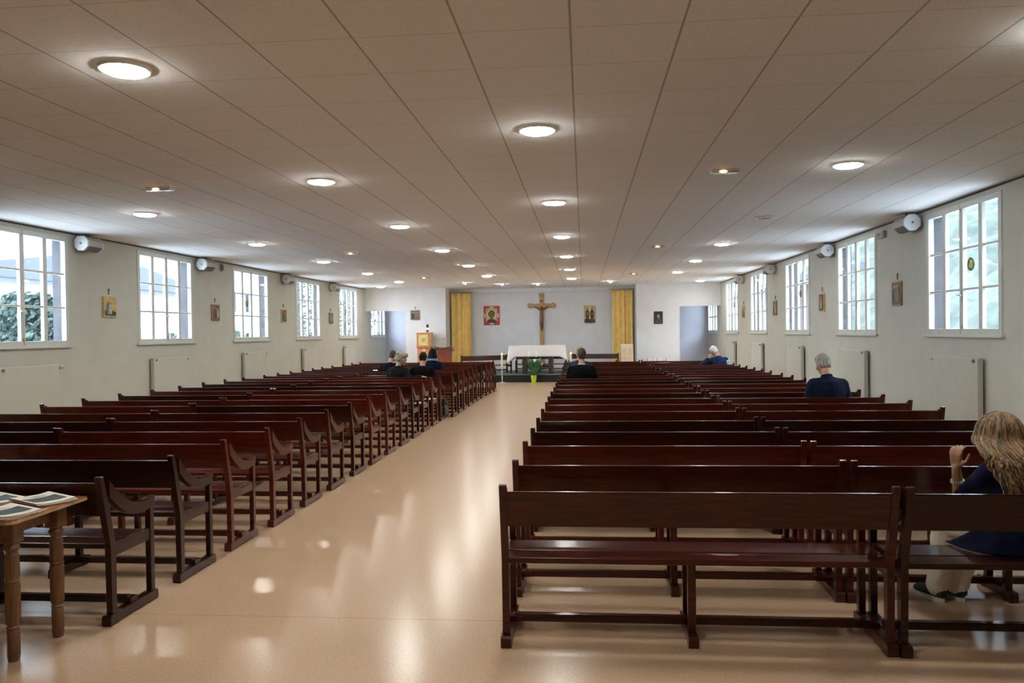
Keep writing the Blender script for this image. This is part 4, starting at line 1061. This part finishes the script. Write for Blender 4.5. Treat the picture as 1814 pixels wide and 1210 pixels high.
# ------------------------------------------------------------------ people
def V(*a): return Vector(a)
def loftrings(bm, rings, seg=20):
    """rings: (centre, rx, ry, tilt about x)"""
    R = []
    for c, rx, ry, a in rings:
        R.append([bm.verts.new(Vector(c)+V(rx*cos(2*pi*k/seg), ry*sin(2*pi*k/seg)*cos(a), ry*sin(2*pi*k/seg)*sin(a))) for k in range(seg)])
    for i in range(len(R)-1):
        for k in range(seg): bm.faces.new((R[i][k], R[i][(k+1) % seg], R[i+1][(k+1) % seg], R[i+1][k]))
    bm.faces.new(R[0][::-1]); bm.faces.new(R[-1])
def hand(bm, wrist, fwd, palm_n, side, curl=.6, sc=1., spread=1., curls=None):
    """five separate fingers on a palm; fwd: along the palm, palm_n: out of the palm's inside, side: towards the thumb"""
    f = Vector(fwd).normalized(); n = Vector(palm_n); n = (n-f*n.dot(f)).normalized(); s = f.cross(n).normalized()
    if s.dot(Vector(side)) < 0: s = -s
    w = Vector(wrist)
    for t in (-.028, -.010, .010, .028):
        capsule(bm, w+f*.012*sc+s*t*.7*sc, .013*sc, w+f*.082*sc+s*t*sc, .0115*sc, 10)
    for k, t in enumerate((.030, .010, -.011, -.031)):
        ln = (.068, .076, .070, .054)[k]*sc; c = curl if curls is None else curls[k]
        p = w+f*.088*sc+s*t*1.05*sc; d = (f+s*(t*1.5*spread)).normalized(); ang = 0
        for q, fr in enumerate((.46, .31, .23)):
            ang += c*(.9, 1.0, .7)[q]
            dd = (d*cos(ang)+n*sin(ang)).normalized(); p2 = p+dd*ln*fr
            capsule(bm, p, (.0095-.0011*q)*sc, p2, (.0088-.0012*q)*sc, 8); p = p2
    p = w+f*.022*sc+s*.030*sc; d = (f*.62+s*.75+n*.35).normalized()
    p2 = p+d*.036*sc; capsule(bm, p, .0135*sc, p2, .011*sc, 8)
    d2 = (f*.85+s*.2+n*.5).normalized(); p3 = p2+d2*.030*sc; capsule(bm, p2, .0105*sc, p3, .0088*sc, 8)
    d3 = (f*.8-s*.05+n*.6).normalized(); capsule(bm, p3, .009*sc, p3+d3*.022*sc, .0075*sc, 8)
def person(label, loc, rz, group=None, lean=.06, slean=0., twist=0., head=(0, 0, 0), sc=1., bulk=1., arms=None, legs=None, top='black_cloth', bottom='trouser', hair='short', hair_m='hair_brown', skin='skin', shoe='shoe', collar=None, collar_r=1., collar_h=1., vox=.009, hem=.47, tl=.47, extra=None, curls=(.5, .5)):
    t = thing('person', label, 'person', loc, rz, group)
    t.scale = (sc, sc, sc)
    SEAT = .475/sc
    H = V(0, 0, SEAT+.095)
    d = V(sin(slean), sin(lean)*cos(slean), cos(lean)*cos(slean))
    N = H+d*tl                                             # base of the neck
    ct, st = cos(twist), sin(twist)
    S = {s: N+V(s*.178*ct, s*.178*st, 0)-d*.075 for s in (-1, 1)}
    # head frame
    yaw, pit, rol = head
    HR = Matrix.Rotation(yaw, 3, 'Z') @ Matrix.Rotation(-pit, 3, 'X') @ Matrix.Rotation(rol, 3, 'Y')
    nd = (d*.5+HR @ V(0, 0, 1)*.5).normalized()
    A = N+nd*.085; HC = A+HR @ V(0, .022, .108)
    def hp(x, y, z): return HC+HR @ V(x, y, z)
    A_ = arms or {}
    arm = {}
    for s in (-1, 1):
        e, w_, f, n = A_.get(s, (V(s*.235, .05, SEAT+.27), V(s*.10, .27, SEAT+.21), V(-s*.5, .75, -.1), V(0, 0, -1)))[:4]
        arm[s] = (Vector(e), Vector(w_), Vector(f), Vector(n))
    lg = {}
    for s in (-1, 1):
        k, a, toe = (legs or {}).get(s, (V(s*.12, .43, SEAT+.075), V(s*.125, .44, .09), V(s*.04, 1, 0)))
        lg[s] = (Vector(k), Vector(a), Vector(toe).normalized())
    lr = lean
    # ---- body, one skin
    bm = NB()
    loftrings(bm, [(H+V(0, -.02, -.07), .10, .08, -lr), (H+V(0, -.01, -.03), .165, .115, -lr), (H+d*.10, .142, .10, -lr), (H+d*.20, .14, .10, -lr), (H+d*(tl-.14), .160, .112, -lr), (H+d*(tl-.05), .155, .095, -lr), (N-d*.01, .075, .062, -lr), (N+nd*.03, .055, .056, -lr), (A, .052, .056, -lr), (A+nd*.05, .05, .055, -lr)])
    ball(bm, HC, (.074, .095, .112), 22, 16, HR)
    ball(bm, hp(0, .035, -.052), (.056, .058, .066), 16, 12, HR)
    ball(bm, hp(0, .075, -.098), (.024, .02, .018), 10, 8, HR)
    tube(bm, [hp(0, .090, .022), hp(0, .108, -.012), hp(0, .112, -.024)], [.008, .012, .014], 8); ball(bm, hp(0, .098, -.032), (.018, .012, .009), 8, 6, HR)
    for s in (-1, 1):
        tube(bm, [hp(s*.010, .094, .030), hp(s*.035, .088, .033), hp(s*.058, .066, .026)], [.007, .008, .006], 6)
        ball(bm, hp(s*.077, -.008, -.012), (.009, .022, .032), 10, 8, HR)
        ball(bm, hp(s*.045, .062, -.03), (.022, .024, .024), 8, 6, HR)
    ball(bm, hp(0, .091, -.056), (.024, .010, .005), 8, 6, HR); ball(bm, hp(0, .089, -.067), (.021, .010, .006), 8, 6, HR)
    for s in (-1, 1):
        e, w_, f, n = arm[s]
        capsule(bm, S[s], .052, e, .041); capsule(bm, e, .041, w_, .026)
        hand(bm, w_, f, n, V(-s, 0, .3) if A_.get(s) is None or len(A_[s]) < 5 else A_[s][4], curls[0 if s < 0 else 1])
        k, a, toe = lg[s]
        capsule(bm, H+V(s*.085, .0, -.02), .082, k, .055); capsule(bm, k, .054, a, .037)
        capsule(bm, a+V(0, 0, -.03), .035, a+toe*.13+V(0, 0, -.055), .024)
    fused('body', bm, vox, 3, skin, t)
    for s in (-1, 1):
        bm = NB(); ball(bm, hp(s*.032, .081, .008), .0105, 10, 8, HR); ball(bm, hp(s*.032, .0885, .008), .005, 8, 6, HR, 1); obj('eye', bm, ['eye_white', 'icon_dark'], t, 'all')
    # ---- upper garment
    bm = NB(); g = .022*bulk; b = bulk
    def wr(c, n):
        q = noise.noise(c*9+V(loc[0], loc[1], 0)*3)*.007+noise.noise(c*22)*.0035
        return c+n*q
    rings = [(H+V(0, -.02, hem-SEAT-.075), .185*b, .135*b, -lr), (H+V(0, -.005, -.01), .188*b, .135*b, -lr), (H+d*.10, .168*b, .122*b, -lr), (H+d*.20, .165*b, .122*b, -lr), (H+d*(tl-.14), .18*b, .132*b, -lr), (H+d*(tl-.055), .165*b, .112*b, -lr), (N-d*.012, .105*b, .082, -lr), (N+nd*.022, .068, .070, -lr)]
    loftrings(bm, rings)
    for s in (-1, 1):
        e, w_, f, n = arm[s]; we = w_-(w_-e).normalized()*.015
        sleeve = 1 if not extra or 'bare' not in extra or s not in extra['bare'] else 0
        capsule(bm, S[s], .062+.012*b, e, .048+.012*b)
        if sleeve: capsule(bm, e, .046+.013*b, we, .034+.010*b)
        capsule(bm, N-d*.03+V(s*.04, 0, 0), .052, S[s], .064*b)
    fused('top', bm, .011, 3, top, t, wr)
    if collar:
        bm = NB(); q = N+nd*.024
        cr = collar_r; lathe(bm, [(.060*cr, -.018), (.069*cr, -.012), (.066*cr, .018*cr*collar_h), (.058*cr, .016*cr*collar_h), (.060*cr, -.018)], 22, (0, 0, 0))
        bmesh.ops.transform(bm, matrix=Matrix.Translation(q) @ V(0, 0, 1).rotation_difference(nd).to_matrix().to_4x4(), verts=bm.verts)
        obj('collar', bm, collar, t, True)
    # ---- trousers and shoes
    bm = NB()
    loftrings(bm, [(H+V(0, -.02, -.085), .15, .12, 0), (H+V(0, -.01, -.04), .185, .135, 0), (H+V(0, 0, .05), .17, .12, 0)])
    wide = 1.3 if extra and extra.get('wide') else 1.
    for s in (-1, 1):
        k, a, toe = lg[s]
        capsule(bm, H+V(s*.088, .0, -.015), .092, k, .068*wide); capsule(bm, k, .067*wide, a+V(0, 0, .0), .054*wide)
    fused('trousers', bm, .011, 3, bottom, t, wr)
    for s in (-1, 1):
        k, a, toe = lg[s]; z = V(0, 0, 1); sd = toe.cross(z); base = V(a.x, a.y, 0); tz = toe.z
        bm = NB()
        flat = V(toe.x, toe.y, 0).normalized(); sd = flat.cross(z)
        for hgt, w0, w1 in ((.052, .034, .042),):
            pts = [base-flat*.06, base-flat*.02, base+flat*.07, base+flat*.15, base+flat*.19]
            tube(bm, [p+z*h for p, h in zip(pts, (.060, .066, .055, .042, .034))], [.030, .040, .042, .040, .022], 12, .85)
        sh = fused('shoe', bm, .009, 2, shoe, t)
        bm = NB(); out = []
        for q in range(20):
            an = 2*pi*q/20; l = .135 if cos(an) > 0 else .125; wd = .042+.006*cos(an)
            out.append(base+flat*(.062+l*cos(an)*.98)+sd*wd*sin(an))
        lo_ = [bm.verts.new(p) for p in out]; hi_ = [bm.verts.new(p+z*.026) for p in out]
        bm.faces.new(lo_[::-1]); bm.faces.new(hi_)
        for q in range(20): bm.faces.new((lo_[q], lo_[(q+1) % 20], hi_[(q+1) % 20], hi_[q]))
        obj('sole', bm, 'rubber' if shoe == 'sneaker' else 'icon_dark', sh, True)
    # ---- hair
    bm = NB(); rng = random.Random(int(loc[1]*100))
    if hair == 'short':
        ball(bm, hp(0, -.016, .022), (.082, .094, .106), 24, 16, HR); ball(bm, hp(0, -.045, -.028), (.068, .058, .062), 16, 12, HR); ball(bm, hp(0, .04, .075), (.062, .055, .045), 14, 10, HR)
        vx, amp = .008, .006
    elif hair == 'fluffy':
        ball(bm, hp(0, -.02, .024), (.095, .108, .118), 24, 16, HR); ball(bm, hp(0, -.05, -.03), (.082, .07, .075), 16, 12, HR); ball(bm, hp(0, .055, .075), (.075, .06, .05), 14, 10, HR)
        for k in range(26):
            a = rng.uniform(0, 2*pi); z = rng.uniform(-.07, .12); y = cos(a)*.09-.03
            if y > .0 and z < .04: continue
            ball(bm, hp(sin(a)*.088, y, z), rng.uniform(.018, .03), 8, 6, HR)
        vx, amp = .008, .012
    elif hair == 'bob':
        ball(bm, hp(0, -.018, .02), (.098, .108, .118), 24, 16, HR); loftrings(bm, [(hp(0, -.035, .03), .10, .092, 0), (hp(0, -.04, -.06), .112, .092, 0), (hp(0, -.045, -.105), .112, .085, 0), (hp(0, -.05, -.135), .09, .06, 0)])
        ball(bm, hp(0, .045, .08), (.07, .055, .045), 14, 10, HR); vx, amp = .009, .014
    if hair in ('short', 'fluffy', 'bob'):
        def hd(c, n): return c+n*(noise.noise(V(c.x*45, c.y*45, c.z*16))*amp+noise.noise(c*110)*amp*.4)
        fused('hair', bm, vx, 2, hair_m, t, hd)
    t['_'] = 0; del t['_']
    return t, dict(HC=HC, HR=HR, hp=hp, N=N, S=S, H=H, d=d, arm=arm, nd=nd, rng=rng)

G = 'people sitting in the pews'
def ry(tab, r, off): return tab[r]+.105+off
# left block
person('grey-haired person in a dark jacket, turned right beside a dark-haired neighbour', (-3.62, ry(L_Y, 13, .20), 0), -.35, lean=.12, head=(-1.25, .30, 0), sc=.98, bulk=1.12, top='char_cloth', hair='fluffy', hair_m='hair_blondgrey',
       arms={1: (V(.33, -.02, .82), V(.60, -.04, .87), V(.9, .1, -.1), V(0, 0, -1)), -1: (V(-.24, .08, .74), V(-.08, .28, .68), V(.5, .7, 0), V(0, 0, -1))})
person('person with short black hair and black jumper, beside the grey-haired one', (-3.13, ry(L_Y, 13, .20), 0), .06, lean=.20, head=(-.1, .42, 0), sc=.98, bulk=1.08, top='black_cloth', hair='short', hair_m='hair_black')
person('dark-haired person with a teal collar and navy top before the lectern', (-3.50, ry(L_Y, 17, .22), 0), 0, lean=.12, head=(0, .25, 0), sc=.96, bulk=1.1, top='navy_cloth', collar='teal_cloth', collar_r=2.0, hair='bob', hair_m='hair_black')
person('brown-haired person mostly hidden behind the grey-haired person', (-4.33, ry(L_Y, 16, .22), 0), -.3, lean=.16, head=(-.2, .4, 0), sc=.96, bulk=1.1, top='black_cloth', hair='short', hair_m='hair_brown',
       arms={1: (V(.28, .10, .74), V(.26, .36, .80), V(0, 1, .05), V(0, 0, -1))})
# right block
person('man in a black jacket with short brown hair, at the aisle end', (-.045, ry(R_Y, 12, .22), 0), -.02, lean=.14, head=(.05, .12, 0), sc=1.03, bulk=1.24, top='black_cloth', collar='white', collar_h=.3, hair='short', hair_m='hair_brown')
person('person in a slate grey jacket half hidden by the man in black', (-.09, ry(R_Y, 15, .22), 0), 0, lean=.10, head=(.1, .12, 0), sc=1.02, bulk=1.15, top='slate_cloth', hair='short', hair_m='hair_blondgrey')
person('grey-haired man in a navy jacket at the right wall side', (3.02, ry(R_Y, 7, .22), 0), .12, lean=.18, head=(.15, .38, 0), sc=1.03, bulk=1.18, top='navy_cloth', collar='navy_cloth', hair='short', hair_m='hair_grey')
t, q = person('white-haired man resting his head on his hand, blue patch on the sleeve', (3.28, ry(R_Y, 19, .26), 0), .30, lean=.42, slean=.02, head=(.35, .55, -.25), sc=1.0, bulk=1.12, top='blue_cloth', hair='short', hair_m='hair_white',
       arms={-1: (V(-.40, .50, .73), V(-.135, .43, .955), V(.35, -.1, .8), V(.8, .2, -.3)), 1: (V(.22, .36, .72), V(-.10, .52, .71), V(-.9, .2, .1), V(0, 0, -1))}, curls=(.35, .4))
bm = NB(); e = q['S'][1]
def patch(u, v):
    a = -2.35+1.45*u; return V(e.x-.02+.108*cos(a), e.y-.005+.108*sin(a), e.z-.115+.10*v+.025*u)
quadgrid(bm, lambda u, v: patch(u, v), 8, 4); o = obj('sleeve_patch', bm, 'patch_blue', t, True, label='light blue patch with dark blue marks'); md = o.modifiers.new('s', 'SOLIDIFY'); md.thickness = .006; md.offset = 1
bm = NB(); quadgrid(bm, lambda u, v: patch(.15+.28*u, .2+.5*v)*1+V(.003, -.007, 0), 4, 3); quadgrid(bm, lambda u, v: patch(.62+.18*u, .35+.35*v)+V(.003, -.007, 0), 4, 3)
obj('patch_print', bm, 'patch_dark', o, True)

# the woman in the nearest right pew
wx, wy, wl = 2.37, 4.43, .28
t, q = person('woman with long wavy blond hair, navy tunic and white trousers, hand raised', (wx, wy, 0), .12, lean=wl, slean=.0, head=(.20, .92, 0), sc=.93, bulk=1.04, top='navy_tunic', bottom='white_cloth', shoe='sneaker', hair='none', skin='skin_tan', vox=.006, tl=.43,
       arms={-1: (V(-.16, .44, .70), V(-.205, .40, .925), V(-.06, -.06, 1), V(.85, .45, -.1), V(.3, -.7, .2)), 1: (V(.25, .36, .74), V(.12, .50, .70), V(-.6, .6, 0), V(0, 0, -1))},
       legs={-1: (V(-.22, .47, .575), V(-.17, .68, .10), V(-.25, 1, 0)), 1: (V(-.03, .49, .575), V(-.03, .68, .10), V(-.15, 1, 0))},
       extra=dict(bare=(-1, 1), wide=True), curls=(.55, .5))
hp, rng, HR, HH = q['hp'], q['rng'], q['HR'], q['H']
def back_y(z): return HH.y+(z-HH.z)*math.tan(wl)-.150
# hair: a mass falling from the crown over the nape and the back, with wavy locks on its surface
HC_, NZ = q['HC'], q['N'].z
def lerp(t_, tab):
    t_ = max(0, min(.9999, t_))*(len(tab)-1); i = int(t_); return tab[i]+(tab[i+1]-tab[i])*(t_-i)
RX = [.120, .162, .190, .196, .178, .150, .11]; RY = [.120, .118, .100, .082, .066, .054, .04]
DROP = .40
def hair_pt(f, a, k=1., d=DROP):
    """f 0..1 from the crown to the tips, a = 0 at the back of the head"""
    if f < .26:
        th = f/.26*pi/2
        return HC_+V(sin(th)*sin(a)*.118*k, -.012-sin(th)*cos(a)*.120*k, .012+cos(th)*.122*k)
    t_ = (f-.26)/.74; z = HC_.z+.012-d*t_
    rx, ry_ = lerp(t_, RX)*k, lerp(t_, RY)*k
    g = min(1, t_/.42); g = g*g*(3-2*g)
    yc = (HC_.y-.012)*(1-g)+(back_y(z)+ry_-.055)*g
    return V(HC_.x*(1-g)+(HC_.x*.5+HH.x*.5)*g-.018*g+sin(a)*rx, yc-cos(a)*ry_, z)
bm = NB(); rows_ = []
for i in range(22):
    f = .02+.86*i/21; row = []
    for j in range(32):                                    # the hairline rises over the face
        a = -pi+2*pi*j/32; g = max(0, min(1, (abs(a)-1.75)/.5))
        row.append(bm.verts.new(hair_pt(min(f, .88*(1-g)+.15*g), a, .93)))
    rows_.append(row)
for i in range(21):
    for j in range(32): bm.faces.new((rows_[i][j], rows_[i][(j+1) % 32], rows_[i+1][(j+1) % 32], rows_[i+1][j]))
bm.faces.new(rows_[0][::-1]); bm.faces.new(rows_[-1])
for f_ in bm.faces: f_.material_index = 1
for k in range(640):
    a = rng.uniform(-2.35, 2.2)*(1 if rng.random() < .8 else .7)
    k0 = rng.uniform(.96, 1.12); d = DROP*rng.uniform(.72, 1.12)
    if abs(a) > 1.2: d *= .74
    ph = rng.uniform(0, 6.3); am = rng.uniform(.008, .030); turns = rng.uniform(2.2, 4.4); da = rng.uniform(-.25, .25)
    f0 = rng.uniform(0, .16); pts = []; nn = 26
    for i in range(nn+1):
        u = i/nn; f = f0+(1-f0)*u
        p = hair_pt(f, a+da*u, k0-.05*(u > .8)*(u-.8)*5, d)
        w1 = am*min(1.25, max(0, u-.15)*1.9)
        p += V(cos(a), 0, 0)*sin(ph+u*turns*6.28)*w1+V(sin(a)*.7, -cos(a)*.7, 0)*cos(ph+u*turns*6.28)*w1+V(0, -sin(a), 0)*sin(ph+u*turns*6.28)*w1*.6
        pts.append(p)
    rad = rng.uniform(.0032, .0085); m_i = 1 if rng.random() < .38 else 0
    tube(bm, pts, [max(.0018, rad*(1-.82*max(0, (i/nn-.58))/.42)) for i in range(nn+1)], 6, .75, m_i)
obj('hair', bm, ['hair_blond', 'hair_dark'], t, 'all')
e, w_ = q['arm'][-1][0], q['arm'][-1][1]; ax = (w_-e).normalized(); m_ = V(0, 0, 1).rotation_difference(ax).to_matrix().to_4x4()
bm = NB()
for k, h in enumerate((-.085, -.096)):
    for a in range(16):
        ball(bm, (.035*cos(2*pi*a/16), .035*sin(2*pi*a/16), h), (.0065, .0065, .0055), 6, 5)
bmesh.ops.transform(bm, matrix=Matrix.Translation(w_) @ m_, verts=bm.verts); obj('bracelet', bm, 'silver', t, 'all')
# the long tunic spreads over the seat
bm = NB()
def skirt(u, v):
    a = -pi*1.02+u*pi*1.45; r = .20+.16*v
    x = cos(a)*(r+.03*v); y = sin(a)*r*.55+.06+.24*max(0, sin(a)+.5)*v
    z = .70-.19*v**.8+.008*sin(u*46)*v
    return V(x, y, max(z, .524))
quadgrid(bm, skirt, 60, 10); o = obj('tunic_skirt', bm, 'navy_tunic', t, 'all'); md = o.modifiers.new('s', 'SOLIDIFY'); md.thickness = .006

bpy.data.scenes.remove(SCRATCH)
